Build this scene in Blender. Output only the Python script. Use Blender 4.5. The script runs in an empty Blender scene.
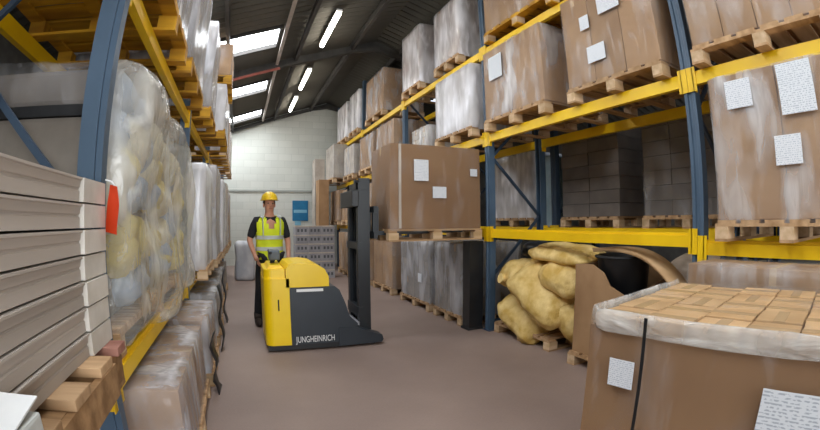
import bpy, bmesh, math, random
from mathutils import Vector, Matrix, noise, Euler
random.seed(7)
S = bpy.context.scene
COL = S.collection
PI = math.pi
R = math.radians

# ------------------------------------------------------------------ materials
def lin(h):
    h = h.lstrip('#')
    c = [int(h[i:i + 2], 16) / 255 for i in (0, 2, 4)]
    return tuple((x / 12.92 if x <= .04045 else ((x + .055) / 1.055) ** 2.4) for x in c) + (1,)

def N(nt, t, **kw):
    n = nt.nodes.new(t)
    for k, v in kw.items():
        if k in n.inputs.keys():
            n.inputs[k].default_value = v
        else:
            setattr(n, k, v)
    return n

MATS = {}
def base_mat(name):
    m = bpy.data.materials.new(name)
    m.use_nodes = True
    nt = m.node_tree
    nt.nodes.clear()
    out = N(nt, 'ShaderNodeOutputMaterial')
    MATS[name] = m
    return m, nt, out

def mat(name, col, col2=None, rough=.6, metal=0., scale=(6, 6, 6), nscale=1., detail=4, bump=0., rnd=0., spec=.4, lo=.35, hi=.65, bscale=None):
    """two procedural tones mixed by noise, a small per-object shift, optional bump"""
    m, nt, out = base_mat(name)
    L = nt.links.new
    p = N(nt, 'ShaderNodeBsdfPrincipled')
    p.inputs['Roughness'].default_value = rough
    p.inputs['Metallic'].default_value = metal
    p.inputs['Specular IOR Level'].default_value = spec
    tc = N(nt, 'ShaderNodeTexCoord')
    oi = N(nt, 'ShaderNodeObjectInfo')
    mp = N(nt, 'ShaderNodeMapping')
    mp.inputs['Scale'].default_value = scale
    L(tc.outputs['Object'], mp.inputs['Vector'])
    add = N(nt, 'ShaderNodeVectorMath', operation='ADD')
    mul = N(nt, 'ShaderNodeMath', operation='MULTIPLY')
    mul.inputs[1].default_value = 37.
    L(oi.outputs['Random'], mul.inputs[0])
    L(mp.outputs[0], add.inputs[0])
    L(mul.outputs[0], add.inputs[1])
    nz = N(nt, 'ShaderNodeTexNoise')
    nz.inputs['Scale'].default_value = nscale
    nz.inputs['Detail'].default_value = detail
    L(add.outputs[0], nz.inputs['Vector'])
    rp = N(nt, 'ShaderNodeValToRGB')
    rp.color_ramp.elements[0].position = lo
    rp.color_ramp.elements[1].position = hi
    rp.color_ramp.elements[0].color = lin(col2 or col)
    rp.color_ramp.elements[1].color = lin(col)
    L(nz.outputs['Fac'], rp.inputs['Fac'])
    last = rp.outputs['Color']
    if rnd:
        hsv = N(nt, 'ShaderNodeHueSaturation')
        mr = N(nt, 'ShaderNodeMapRange')
        mr.inputs['To Min'].default_value = 1 - rnd
        mr.inputs['To Max'].default_value = 1 + rnd
        L(oi.outputs['Random'], mr.inputs['Value'])
        L(mr.outputs[0], hsv.inputs['Value'])
        L(last, hsv.inputs['Color'])
        last = hsv.outputs['Color']
    L(last, p.inputs['Base Color'])
    if bump:
        b = N(nt, 'ShaderNodeBump')
        b.inputs['Strength'].default_value = bump
        b.inputs['Distance'].default_value = .02
        if bscale:
            n2 = N(nt, 'ShaderNodeTexNoise')
            n2.inputs['Scale'].default_value = bscale
            n2.inputs['Detail'].default_value = 5
            L(add.outputs[0], n2.inputs['Vector'])
            L(n2.outputs['Fac'], b.inputs['Height'])
        else:
            L(nz.outputs['Fac'], b.inputs['Height'])
        L(b.outputs[0], p.inputs['Normal'])
    L(p.outputs[0], out.inputs[0])
    return m

def film_mat(name, amt, tint='#e6e6e8', lo=.42, hi=.62, patch=4.5, floor_=.08, rough=.22, wr=(10, 10, 2.5), crease=.25, bump=.6):
    """stretch film: clear plastic, soft milky patches with white glare painted in, thin wrinkle creases"""
    m, nt, out = base_mat(name)
    L = nt.links.new
    tc = N(nt, 'ShaderNodeTexCoord')
    oi = N(nt, 'ShaderNodeObjectInfo')
    mul = N(nt, 'ShaderNodeMath', operation='MULTIPLY')
    mul.inputs[1].default_value = 53.
    L(oi.outputs['Random'], mul.inputs[0])
    add = N(nt, 'ShaderNodeVectorMath', operation='ADD')
    L(tc.outputs['Object'], add.inputs[0])
    L(mul.outputs[0], add.inputs[1])
    nz = N(nt, 'ShaderNodeTexNoise')
    m1 = N(nt, 'ShaderNodeMapping')
    m1.inputs['Scale'].default_value = (patch, patch, patch * .38)
    L(add.outputs[0], m1.inputs['Vector'])
    nz.inputs['Scale'].default_value = 1.
    nz.inputs['Detail'].default_value = 2.
    L(m1.outputs[0], nz.inputs['Vector'])
    mr = N(nt, 'ShaderNodeMapRange')
    mr.inputs['From Min'].default_value = lo
    mr.inputs['From Max'].default_value = hi
    mr.inputs['To Min'].default_value = floor_
    mr.inputs['To Max'].default_value = amt
    L(nz.outputs['Fac'], mr.inputs['Value'])
    mp = N(nt, 'ShaderNodeMapping')
    mp.inputs['Scale'].default_value = wr
    L(add.outputs[0], mp.inputs['Vector'])
    n2 = N(nt, 'ShaderNodeTexNoise')
    n2.inputs['Scale'].default_value = 1.
    n2.inputs['Detail'].default_value = 4
    n2.inputs['Distortion'].default_value = .5
    L(mp.outputs[0], n2.inputs['Vector'])
    c1 = N(nt, 'ShaderNodeMapRange')
    c1.inputs['From Min'].default_value = .56
    c1.inputs['From Max'].default_value = .72
    c1.inputs['To Min'].default_value = 0
    c1.inputs['To Max'].default_value = crease
    L(n2.outputs['Fac'], c1.inputs['Value'])
    sm = N(nt, 'ShaderNodeMath', operation='ADD', use_clamp=True)
    L(mr.outputs[0], sm.inputs[0])
    L(c1.outputs[0], sm.inputs[1])
    tr = N(nt, 'ShaderNodeBsdfTransparent')
    tr.inputs[0].default_value = (.97, .97, .96, 1)
    p = N(nt, 'ShaderNodeBsdfPrincipled')
    p.inputs['Base Color'].default_value = lin(tint)
    p.inputs['Roughness'].default_value = rough
    p.inputs['Specular IOR Level'].default_value = .8
    b = N(nt, 'ShaderNodeBump')
    b.inputs['Strength'].default_value = bump
    b.inputs['Distance'].default_value = .03
    L(n2.outputs['Fac'], b.inputs['Height'])
    L(b.outputs[0], p.inputs['Normal'])
    mx = N(nt, 'ShaderNodeMixShader')
    L(sm.outputs[0], mx.inputs[0])
    L(tr.outputs[0], mx.inputs[1])
    L(p.outputs[0], mx.inputs[2])
    L(mx.outputs[0], out.inputs[0])
    return m

def emit_mat(name, col, strength):
    m, nt, out = base_mat(name)
    e = N(nt, 'ShaderNodeEmission')
    e.inputs[0].default_value = lin(col)
    e.inputs[1].default_value = strength
    nt.links.new(e.outputs[0], out.inputs[0])
    return m

def label_mat(name, paper='#e6e8ea', ink='#8c929a', rows=16.):
    """white paper with rows of illegible grey print"""
    m, nt, out = base_mat(name)
    L = nt.links.new
    tc = N(nt, 'ShaderNodeTexCoord')
    oi = N(nt, 'ShaderNodeObjectInfo')
    sep = N(nt, 'ShaderNodeSeparateXYZ')
    L(tc.outputs['Generated'], sep.inputs[0])
    row = N(nt, 'ShaderNodeMath', operation='MULTIPLY')
    row.inputs[1].default_value = rows
    L(sep.outputs['Z'], row.inputs[0])
    fr = N(nt, 'ShaderNodeMath', operation='FRACT')
    L(row.outputs[0], fr.inputs[0])
    band = N(nt, 'ShaderNodeMath', operation='LESS_THAN')
    band.inputs[1].default_value = .5
    L(fr.outputs[0], band.inputs[0])
    mp = N(nt, 'ShaderNodeMapping')
    mp.inputs['Scale'].default_value = (24, 24, rows)
    L(tc.outputs['Generated'], mp.inputs['Vector'])
    nz = N(nt, 'ShaderNodeTexNoise')
    nz.inputs['Scale'].default_value = 1.
    nz.inputs['Detail'].default_value = 2
    L(mp.outputs[0], nz.inputs['Vector'])
    g = N(nt, 'ShaderNodeMath', operation='GREATER_THAN')
    g.inputs[1].default_value = .5
    L(nz.outputs['Fac'], g.inputs[0])
    f = N(nt, 'ShaderNodeMath', operation='MULTIPLY')
    L(band.outputs[0], f.inputs[0])
    L(g.outputs[0], f.inputs[1])
    mx = N(nt, 'ShaderNodeMix', data_type='RGBA')
    L(f.outputs[0], mx.inputs[0])
    mx.inputs[6].default_value = lin(paper)
    mx.inputs[7].default_value = lin(ink)
    p = N(nt, 'ShaderNodeBsdfPrincipled')
    p.inputs['Roughness'].default_value = .5
    L(mx.outputs[2], p.inputs['Base Color'])
    L(p.outputs[0], out.inputs[0])
    return m

card = mat('cardboard', '#a98763', '#967452', .75, scale=(3, 3, 3), rnd=.10, bump=.05)
card_light = mat('light cardboard', '#ceaa7e', '#b99468', .7, scale=(4, 4, 4), rnd=.10)
card_big = mat('brown fibreboard', '#917050', '#826144', .7, scale=(1.2, 1.2, 1.2), rnd=.04)
card_grey = mat('grey board', '#8f877d', '#787067', .75, scale=(3, 3, 3), rnd=.10)
card_dark = mat('dark grey board', '#78706a', '#665f59', .75, scale=(3, 3, 3), rnd=.12)
card_pale = mat('pale board', '#c6bdb2', '#aba196', .7, scale=(3, 3, 3), rnd=.08)
tape = mat('packing tape', '#b99a72', None, .25, spec=.6)
wood = mat('pallet wood', '#c2a07a', '#9c7a55', .8, scale=(2, 14, 14), rnd=.14, bump=.1)
wood_pale = mat('pale timber', '#d2b796', '#b4966f', .8, scale=(2, 14, 14), rnd=.10, bump=.1)
wood_dirty = mat('weathered pallet wood', '#a4815a', '#7a5b3a', .85, scale=(2, 14, 14), rnd=.14, bump=.1)
wood_red = mat('reddish timber', '#a9796a', '#8a594b', .8, scale=(2, 14, 14))
wood_yellow = mat('yellow stained wood', '#c9971f', '#9a6c12', .7, scale=(2, 10, 10), rnd=.14, bump=.1)
yellow = mat('rack yellow', '#f4c90c', '#e2b40a', .42, scale=(2, 2, 2), spec=.5, lo=.3, hi=.6)
blue = mat('rack blue', '#4d6379', '#3f5468', .45, scale=(3, 3, 2), spec=.5)
blue_dark = mat('rack brace blue', '#3a4c60', '#2c3c4e', .5, scale=(3, 3, 3))
steel = mat('dull steel', '#8b8f93', '#74787c', .45, metal=.6)
boards = mat('taupe boards', '#bcb3aa', '#aca39a', .6, scale=(8, .6, 8), rnd=.05)
board_cap = mat('pale board ends', '#e0dcd4', '#cbc6bc', .6, scale=(6, 6, 6), rnd=.07)
red = mat('red tag', '#d9441f', '#c2380f', .5)
sackm = mat('yellow woven sack', '#ecd08c', '#c9a554', .65, scale=(7, 7, 7), bump=.9, rnd=.09, bscale=1.8)
cream = mat('cream foam', '#e2dcc8', '#cbc1a0', .8, scale=(4, 4, 4), rnd=.10, bump=.2)
lemon = mat('yellow padding', '#dccb7c', '#c8b25c', .8, scale=(4, 4, 4), rnd=.10, bump=.2)
bluewhite = mat('pale blue padding', '#a9b6c8', '#8b99ad', .7, scale=(5, 5, 5), rnd=.1)
black = mat('black plastic', '#202225', '#17181a', .4, spec=.5)
blackm = mat('matt black', '#2a2b2d', '#1c1d1f', .8)
char = mat('charcoal paint', '#2e353d', '#272e35', .45, scale=(2, 2, 2), spec=.5)
mastm = mat('mast steel', '#22272c', '#1b1f23', .4, spec=.5, scale=(5, 5, 2))
tyellow = mat('truck yellow', '#f8d206', '#eec604', .35, scale=(2, 2, 2), spec=.5)
white = mat('white paint', '#e6e7e6', None, .5)
greyp = mat('grey plastic', '#a3a3a8', '#929297', .5, rnd=.06)
tiller_m = mat('slate plastic', '#5b6470', '#4c5560', .5)
hole = mat('dark slot', '#5c5e63', None, .8)
poly = mat('pale polystyrene', '#c9ccc8', '#b3b6b1', .8, scale=(9, 9, 9))
paper = mat('white paper', '#e4e6e6', '#d6d8d8', .6)
label1 = label_mat('printed label', '#dfe3e8', '#b4bcc6', 14.)
label2 = label_mat('large printed label', '#dde2e7', '#adb5bf', 24.)
film_clear = film_mat('clear film', .30, lo=.48, hi=.74, floor_=.05, crease=.16)
film_thin = film_mat('thin film', .14, lo=.52, hi=.72, floor_=.02, crease=.10)
film_mid = film_mat('hazy film', .58, lo=.44, hi=.70, floor_=.08, crease=.2)
film_milky = film_mat('milky film', .92, '#ebebf0', lo=.36, hi=.64, floor_=.42, crease=.3, patch=4.5)
film_grey = film_mat('grey film', .72, '#cfcfd4', lo=.38, hi=.66, floor_=.2, crease=.3)
film_lump = film_mat('loose cloudy film', .62, '#e4e3dc', lo=.38, hi=.66, floor_=.24, patch=4.5, wr=(9, 6, 5), crease=.35, bump=.9, rough=.16)
film_fold = film_mat('folded film', .62, '#e4e2de', lo=.42, hi=.62, floor_=.22, patch=5., wr=(12, 4, 14), crease=.3, bump=.9, rough=.15)
vest = mat('hi-vis yellow', '#dbe62a', '#c8d61f', .7)
reflect = mat('silver tape', '#c4c9c6', '#aeb4b1', .4)
skin = mat('skin', '#c7937a', '#b98369', .6)
shirt = mat('black shirt', '#26272b', '#1c1d20', .9)
trouser = mat('dark trousers', '#25262a', '#1b1c1f', .9)
hatm = mat('yellow helmet', '#e8c431', '#dfb925', .35)
hairm = mat('brown hair', '#4a3628', '#3b2a1f', .8)
boot = mat('work boots', '#3a2f28', '#2b231e', .7)
eyem = mat('eye', '#2b2420', None, .3)
signblue = mat('sign blue', '#1f78a6', '#1a6c98', .5)
signpale = mat('sign band', '#7fb6cf', None, .5)
roofm = mat('roof sheeting', '#5f5d55', '#53514a', .85, scale=(.8, .8, .8), lo=.3, hi=.7)
purl = mat('roof steel', '#454340', '#383633', .7)
pipe_red = mat('faded red pipe', '#9a5a50', '#84483f', .6)
tray = mat('galvanised tray', '#b9b0a8', '#a39a92', .5)
lamp = emit_mat('tube light', '#fff6e8', 16.)
sky_em = emit_mat('daylit roof sheet', '#f4f9ff', 11.)

# blockwork wall
def wall_mat():
    m, nt, out = base_mat('painted blockwork')
    L = nt.links.new
    tc = N(nt, 'ShaderNodeTexCoord')
    mp = N(nt, 'ShaderNodeMapping')
    mp.inputs['Rotation'].default_value = (R(90), 0, 0)
    L(tc.outputs['Object'], mp.inputs['Vector'])
    br = N(nt, 'ShaderNodeTexBrick')
    br.inputs['Scale'].default_value = 1.
    br.inputs['Brick Width'].default_value = .45
    br.inputs['Row Height'].default_value = .225
    br.inputs['Mortar Size'].default_value = .006
    br.inputs['Color1'].default_value = lin('#d3d5cd')
    br.inputs['Color2'].default_value = lin('#cacdc5')
    br.inputs['Mortar'].default_value = lin('#bfc2ba')
    L(mp.outputs[0], br.inputs['Vector'])
    nz = N(nt, 'ShaderNodeTexNoise')
    nz.inputs['Scale'].default_value = .7
    nz.inputs['Detail'].default_value = 5
    L(tc.outputs['Object'], nz.inputs['Vector'])
    mr = N(nt, 'ShaderNodeMapRange')
    mr.inputs['To Min'].default_value = .86
    mr.inputs['To Max'].default_value = 1.08
    L(nz.outputs['Fac'], mr.inputs['Value'])
    mx = N(nt, 'ShaderNodeVectorMath', operation='MULTIPLY')
    L(br.outputs['Color'], mx.inputs[0])
    L(mr.outputs[0], mx.inputs[1])
    p = N(nt, 'ShaderNodeBsdfPrincipled')
    p.inputs['Roughness'].default_value = .8
    L(mx.outputs[0], p.inputs['Base Color'])
    L(p.outputs[0], out.inputs[0])
    return m
wallm = wall_mat()

def floor_mat():
    m, nt, out = base_mat('worn concrete floor')
    L = nt.links.new
    tc = N(nt, 'ShaderNodeTexCoord')
    n1 = N(nt, 'ShaderNodeTexNoise')
    n1.inputs['Scale'].default_value = .9
    n1.inputs['Detail'].default_value = 8
    L(tc.outputs['Object'], n1.inputs['Vector'])
    rp = N(nt, 'ShaderNodeValToRGB')
    rp.color_ramp.elements[0].position = .3
    rp.color_ramp.elements[1].position = .72
    rp.color_ramp.elements[0].color = lin('#84726a')
    rp.color_ramp.elements[1].color = lin('#9a877d')
    L(n1.outputs['Fac'], rp.inputs['Fac'])
    n2 = N(nt, 'ShaderNodeTexNoise')
    n2.inputs['Scale'].default_value = 60.
    n2.inputs['Detail'].default_value = 4
    L(tc.outputs['Object'], n2.inputs['Vector'])
    mr = N(nt, 'ShaderNodeMapRange')
    mr.inputs['To Min'].default_value = .9
    mr.inputs['To Max'].default_value = 1.1
    L(n2.outputs['Fac'], mr.inputs['Value'])
    mx = N(nt, 'ShaderNodeVectorMath', operation='MULTIPLY')
    L(rp.outputs['Color'], mx.inputs[0])
    L(mr.outputs[0], mx.inputs[1])
    p = N(nt, 'ShaderNodeBsdfPrincipled')
    p.inputs['Roughness'].default_value = .62
    L(mx.outputs[0], p.inputs['Base Color'])
    b = N(nt, 'ShaderNodeBump')
    b.inputs['Strength'].default_value = .08
    L(n2.outputs['Fac'], b.inputs['Height'])
    L(b.outputs[0], p.inputs['Normal'])
    L(p.outputs[0], out.inputs[0])
    return m
floorm = floor_mat()

# ------------------------------------------------------------------ mesh helpers
ORG = {}
class MB:
    def __init__(s):
        s.v, s.f, s.m, s.sm = [], [], [], []
    def add(s, vs, fs, mi=0, smooth=False):
        o = len(s.v)
        s.v += [Vector(v) for v in vs]
        s.f += [tuple(i + o for i in f) for f in fs]
        s.m += [mi] * len(fs)
        s.sm += [smooth] * len(fs)
        return s
    def box(s, x0, x1, y0, y1, z0, z1, mi=0, rot=None, bev=0.):
        if bev:
            return s.bevbox(x0, x1, y0, y1, z0, z1, bev, mi)
        vs = [(x, y, z) for x in (x0, x1) for y in (y0, y1) for z in (z0, z1)]
        fs = [(0, 1, 3, 2), (4, 6, 7, 5), (0, 4, 5, 1), (2, 3, 7, 6), (0, 2, 6, 4), (1, 5, 7, 3)]
        if rot:
            c = Vector(((x0 + x1) / 2, (y0 + y1) / 2, (z0 + z1) / 2))
            q = Euler(rot).to_matrix()
            vs = [c + q @ (Vector(v) - c) for v in vs]
        return s.add(vs, fs, mi)
    def bevbox(s, x0, x1, y0, y1, z0, z1, b, mi=0):
        bm = bmesh.new()
        bmesh.ops.create_cube(bm, size=1)
        for v in bm.verts:
            v.co = Vector(((x0 + x1) / 2 + v.co.x * (x1 - x0), (y0 + y1) / 2 + v.co.y * (y1 - y0), (z0 + z1) / 2 + v.co.z * (z1 - z0)))
        bmesh.ops.bevel(bm, geom=bm.edges[:], offset=b, segments=2, affect='EDGES', profile=.6)
        bm.verts.index_update()
        s.add([v.co.copy() for v in bm.verts], [[v.index for v in f.verts] for f in bm.faces], mi)
        bm.free()
        return s
    def prism(s, prof, y0, y1, mi=0, axis='y', smooth=False):
        """prof: (a, z) outline, extruded along axis"""
        n = len(prof)
        if axis == 'y':
            P = lambda a, z, t: (a, t, z)
        elif axis == 'x':
            P = lambda a, z, t: (t, a, z)
        else:
            P = lambda a, z, t: (a, z, t)
        vs = [P(a, z, y0) for a, z in prof] + [P(a, z, y1) for a, z in prof]
        s.add(vs, [tuple(range(n)), tuple(range(2 * n - 1, n - 1, -1))], mi)
        s.add(vs, [(i, (i + 1) % n, n + (i + 1) % n, n + i) for i in range(n)], mi, smooth)
        return s
    def bar(s, a, b, w, h=None, mi=0):
        a, b = Vector(a), Vector(b)
        h = h or w
        d = (b - a).normalized()
        up = Vector((0, 0, 1)) if abs(d.z) < .9 else Vector((1, 0, 0))
        r = d.cross(up).normalized()
        u = r.cross(d)
        vs = [p + r * i * w / 2 + u * j * h / 2 for p in (a, b) for i, j in ((-1, -1), (1, -1), (1, 1), (-1, 1))]
        return s.add(vs, [(0, 1, 2, 3), (7, 6, 5, 4), (0, 4, 5, 1), (1, 5, 6, 2), (2, 6, 7, 3), (3, 7, 4, 0)], mi)
    def tube(s, pts, r, n=10, mi=0, caps=True):
        pts = [Vector(p) for p in pts]
        rs = r if isinstance(r, (list, tuple)) else [r] * len(pts)
        vs = []
        for i, p in enumerate(pts):
            d = (pts[min(i + 1, len(pts) - 1)] - pts[max(i - 1, 0)]).normalized()
            up = Vector((0, 0, 1)) if abs(d.z) < .95 else Vector((1, 0, 0))
            a = d.cross(up).normalized()
            b = a.cross(d)
            vs += [p + (a * math.cos(2 * PI * k / n) + b * math.sin(2 * PI * k / n)) * rs[i] for k in range(n)]
        fs = [(i * n + k, i * n + (k + 1) % n, (i + 1) * n + (k + 1) % n, (i + 1) * n + k) for i in range(len(pts) - 1) for k in range(n)]
        s.add(vs, fs, mi, True)
        if caps:
            s.add(vs[:n], [tuple(range(n - 1, -1, -1))], mi)
            s.add(vs[-n:], [tuple(range(n))], mi)
        return s
    def ball(s, c, r, nu=16, nv=10, mi=0, fn=None):
        c = Vector(c)
        r = Vector(r) if hasattr(r, '__len__') else Vector((r, r, r))
        vs = []
        for j in range(nv + 1):
            t = PI * j / nv
            for i in range(nu):
                p = 2 * PI * i / nu
                d = Vector((math.sin(t) * math.cos(p), math.sin(t) * math.sin(p), math.cos(t)))
                k = fn(d) if fn else 1
                vs.append(c + Vector((d.x * r.x, d.y * r.y, d.z * r.z)) * k)
        fs = [(j * nu + i, (j + 1) * nu + i, (j + 1) * nu + (i + 1) % nu, j * nu + (i + 1) % nu) for j in range(nv) for i in range(nu)]
        return s.add(vs, fs, mi, True)
    def xf(s, M):
        s.v = [M @ v for v in s.v]
        return s
    def build(s, name, mats, parent=None, local=False, org=None):
        me = bpy.data.meshes.new(name)
        if parent is not None:
            o0 = ORG.get(parent.name, Vector())
        else:
            if org is None:
                xs = [v.x for v in s.v]; ys = [v.y for v in s.v]; zs = [v.z for v in s.v]
                org = Vector(((min(xs) + max(xs)) / 2, (min(ys) + max(ys)) / 2, min(zs)))
            o0 = Vector(org)
        off = Vector() if local else o0
        me.from_pydata([v - off for v in s.v], [], s.f)
        for m in (mats if isinstance(mats, (list, tuple)) else [mats]):
            me.materials.append(m)
        me.polygons.foreach_set('material_index', s.m)
        me.polygons.foreach_set('use_smooth', s.sm)
        bm = bmesh.new(); bm.from_mesh(me)
        bmesh.ops.remove_doubles(bm, verts=bm.verts[:], dist=1e-5)
        bmesh.ops.recalc_face_normals(bm, faces=bm.faces[:])
        bm.to_mesh(me); bm.free()
        me.update()
        ob = bpy.data.objects.new(name, me)
        COL.objects.link(ob)
        if parent is not None:
            ob.parent = parent
            ORG[ob.name] = o0
        elif not local:
            ob.location = o0
            ORG[ob.name] = o0
        return ob

def tag(o, label, cat, group=None, kind=None):
    o['label'] = label
    o['category'] = cat
    if group: o['group'] = group
    if kind: o['kind'] = kind
    return o

def thing(name, label, cat, loc, group=None, rz=0.):
    o = bpy.data.objects.new(name, None)
    o.empty_display_size = .1
    COL.objects.link(o)
    o.location = loc
    o.rotation_euler = (0, 0, rz)
    ORG[o.name] = Vector(loc) if not rz else Vector()
    return tag(o, label, cat, group)

def struct(name, mb, m, label=None):
    o = mb.build(name, m)
    o['kind'] = 'structure'
    o['label'] = label or name.replace('_', ' ')
    return o

# ------------------------------------------------------------------ the shell
YN, YF = -5.0, 13.85           # near and far walls
XL, XR = -3.0, 8.4
RX, RZ, SL = 2.7, 5.4, .32     # ridge and slope
def rz_(x): return RZ - SL * abs(x - RX)

o = struct('floor', MB().box(XL - .2, XR + .2, YN - .2, YF + .2, -.2, 0), floorm, 'worn brownish concrete warehouse floor')
struct('wall_far', MB().prism([(XL - .2, 0), (XR + .2, 0), (XR + .2, rz_(XR)), (RX, RZ), (XL - .2, rz_(XL))], YF, YF + .2), wallm, 'white painted gable wall at the far end of the aisle')
# near gable with an unseen doorway, added with its lamp to brighten the truck
DX0, DX1, DZ = -.3, 3.6, 3.7
mb = MB()
mb.prism([(XL - .2, 0), (DX0, 0), (DX0, rz_(DX0)), (XL - .2, rz_(XL))], YN - .2, YN)
mb.prism([(DX1, 0), (XR + .2, 0), (XR + .2, rz_(XR)), (DX1, rz_(DX1))], YN - .2, YN)
mb.prism([(DX0, DZ), (DX1, DZ), (DX1, rz_(DX1)), (RX, RZ), (DX0, rz_(DX0))], YN - .2, YN)
struct('wall_near', mb, wallm, 'gable wall behind the viewer, with a doorway opening added for fill light')
la = bpy.data.lights.new('added_doorway_fill', 'AREA')  # added fill light in the made-up doorway
la.shape = 'RECTANGLE'; la.size = DX1 - DX0; la.size_y = DZ
la.energy = 190; la.color = (.95, .98, 1.)
lo_ = bpy.data.objects.new('added_doorway_fill', la)
COL.objects.link(lo_)
lo_.location = ((DX0 + DX1) / 2, YN - .25, DZ / 2)
lo_.rotation_euler = (R(90), 0, 0)
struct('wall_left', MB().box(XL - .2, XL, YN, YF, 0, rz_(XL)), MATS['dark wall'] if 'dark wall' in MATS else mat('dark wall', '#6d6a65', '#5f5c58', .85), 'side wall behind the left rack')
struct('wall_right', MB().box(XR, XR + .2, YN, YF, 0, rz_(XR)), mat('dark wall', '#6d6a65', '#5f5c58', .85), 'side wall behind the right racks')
# a thin rail along the far wall
struct('trim_1', MB().box(XL, XR, YF - .04, YF, 2.36, 2.42), mat('grey trim', '#a5a8a2', None, .6), 'grey horizontal rail on the far wall')

# roof sheets: corrugated profile running down the slope, holes left for the skylights
SKY = [(-1.7, .48, y, y + .85) for y in (-4.3, -1.45, 1.4, 4.1, 6.75, 9.6, 12.3)]
def roof_side(sgn):
    mb = MB()
    xs_full = (0, XR - RX + .3)
    if sgn < 0: xs_full = (0, RX - XL + .3)
    step = .0925
    ny = int((YF - YN) / step)
    sk = [s for s in SKY]
    def inside(y):
        for a in sk:
            if a[2] <= y <= a[3]: return a
        return None
    for i in range(ny + 1):
        y0 = YN + i * step
        y1 = min(y0 + step, YF)
        if y1 <= y0: continue
        segs = [xs_full]
        a = inside((y0 + y1) / 2)
        if a:
            if sgn < 0: d0, d1 = RX - a[1], RX - a[0]
            else: d0, d1 = RX - a[1], RX - a[0]
            segs = [(xs_full[0], d0), (d1, xs_full[1])]
        up = .035 * (i % 2)
        for d0, d1 in segs:
            def P(d, y, z): return (RX + sgn * d, y, RZ - SL * d + z)
            mb.add([P(d0, y0, up), P(d1, y0, up), P(d1, y1, .035 - up), P(d0, y1, .035 - up)], [(0, 1, 2, 3)])
            mb.add([P(d0, y0, .09), P(d1, y0, .09), P(d1, y1, .09), P(d0, y1, .09)], [(3, 2, 1, 0)])
    return mb
struct('ceiling', roof_side(-1), roofm, 'dark corrugated roof slope over the aisle')
struct('ceiling', roof_side(1), roofm, 'dark corrugated roof slope over the right racks')
# purlins and portal frames
k = 0
for sgn, ds in ((-1, (.55, 1.75, 3.1, 4.4)), (1, (.55, 1.75, 3.1, 4.4))):
    for d in ds:
        k += 1
        x = RX + sgn * d
        z = rz_(x)
        o = MB().box(x - .03, x + .03, YN, YF, z - .15, z - .005).build('roof_beam', purl)
        o['kind'] = 'structure'; o['label'] = 'dark steel purlin under the roof sheets'
for y in (-3.0, 3.0, 8.4, 13.7):
    mb = MB()
    h = .15 if y < 13 else .10
    for sgn, xe in ((-1, XL), (1, XR)):
        a = (RX, rz_(RX)); b = (xe, rz_(xe))
        mb.prism([(a[0], a[1] - .06), (b[0], b[1] - .06), (b[0], b[1] - .06 - h), (a[0], a[1] - .06 - h)], y - .06, y + .06)
        mb.prism([(a[0], a[1] - .06 - h), (a[0] + sgn * .5, rz_(a[0] + sgn * .5) - .06 - h), (a[0], a[1] - .06 - h - .07)], y - .05, y + .05)
        mb.box(xe - (.12 if sgn > 0 else 0), xe + (.12 if sgn < 0 else 0), y - .08, y + .08, 0, rz_(xe) - .1)
    o = mb.build('roof_frame_beam', purl)
    o['kind'] = 'structure'; o['label'] = 'steel portal frame carrying the roof'

# skylights
sky_lab = {6.75: 'bright rectangular skylight nearest of those in view, above the left rack', 9.6: 'bright skylight just beyond the roof frame above the left rack',
           12.3: 'farthest bright skylight, close to the far gable wall'}
for (x0, x1, y0, y1) in SKY:
    t = thing('skylight', sky_lab.get(y0, 'translucent skylight in the roof slope, out of view overhead'), 'skylight', ((x0 + x1) / 2, (y0 + y1) / 2, rz_((x0 + x1) / 2)), 'skylights in the roof slope')
    mb = MB()
    mb.add([(x0, y0, rz_(x0) + .05), (x1, y0, rz_(x1) + .05), (x1, y1, rz_(x1) + .05), (x0, y1, rz_(x0) + .05)], [(0, 1, 2, 3)])
    mb.build('translucent_sheet', sky_em, t)
    mb = MB()
    for a, b in (((x0, y0), (x1, y0)), ((x1, y0), (x1, y1)), ((x1, y1), (x0, y1)), ((x0, y1), (x0, y0))):
        mb.bar((a[0], a[1], rz_(a[0]) + .02), (b[0], b[1], rz_(b[0]) + .02), .04, .1)
    mb.build('frame', purl, t)
# tube lights in a row over the aisle
lamp_lab = {6.3: 'long fluorescent tube light hanging nearest of the three in view', 9.2: 'fluorescent tube light hanging second along the aisle', 11.5: 'fluorescent tube light hanging closest to the far wall'}
for y0 in (-3.5, -1.1, 1.3, 3.7, 6.3, 9.2, 11.5):
    x, z, ln = 1.38, 4.84, 1.5
    t = thing('tube_light', lamp_lab.get(y0, 'fluorescent tube light hanging overhead, out of view'), 'lamp', (x, y0 + ln / 2, z), 'fluorescent tube lights over the aisle')
    MB().box(x - .05, x + .05, y0, y0 + ln, z + .03, z + .07).build('housing', white, t)
    MB().tube([(x, y0 + .03, z), (x, y0 + ln - .03, z)], .042, 10).build('tube', lamp, t)
    for yy in (y0 + .25, y0 + ln - .25): MB().bar((x, yy, z + .07), (x, yy, rz_(x) - .0), .012).build('hanger', steel, t)
t = thing('cable_tray', 'slim pale cable tray running along the roof beside the skylights', 'cable tray', (.56, 7, 4.55))
mb = MB().box(.53, .59, YN + .1, YF - .4, 4.57, 4.61)
mb.build('tray', tray, t)
for yy in range(-4, 13, 2): MB().bar((.56, yy, 4.6), (.56, yy, rz_(.56) + .01), .012).build('hanger', steel, t)
tag(MB().tube([(-2.6, 8.31, rz_(-2.6) - .24), (.62, 8.31, rz_(.62) - .24)], .03, 10).build('pipe', pipe_red), 'faded red pipe fixed along the roof frame above the left rack', 'pipe')

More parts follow.
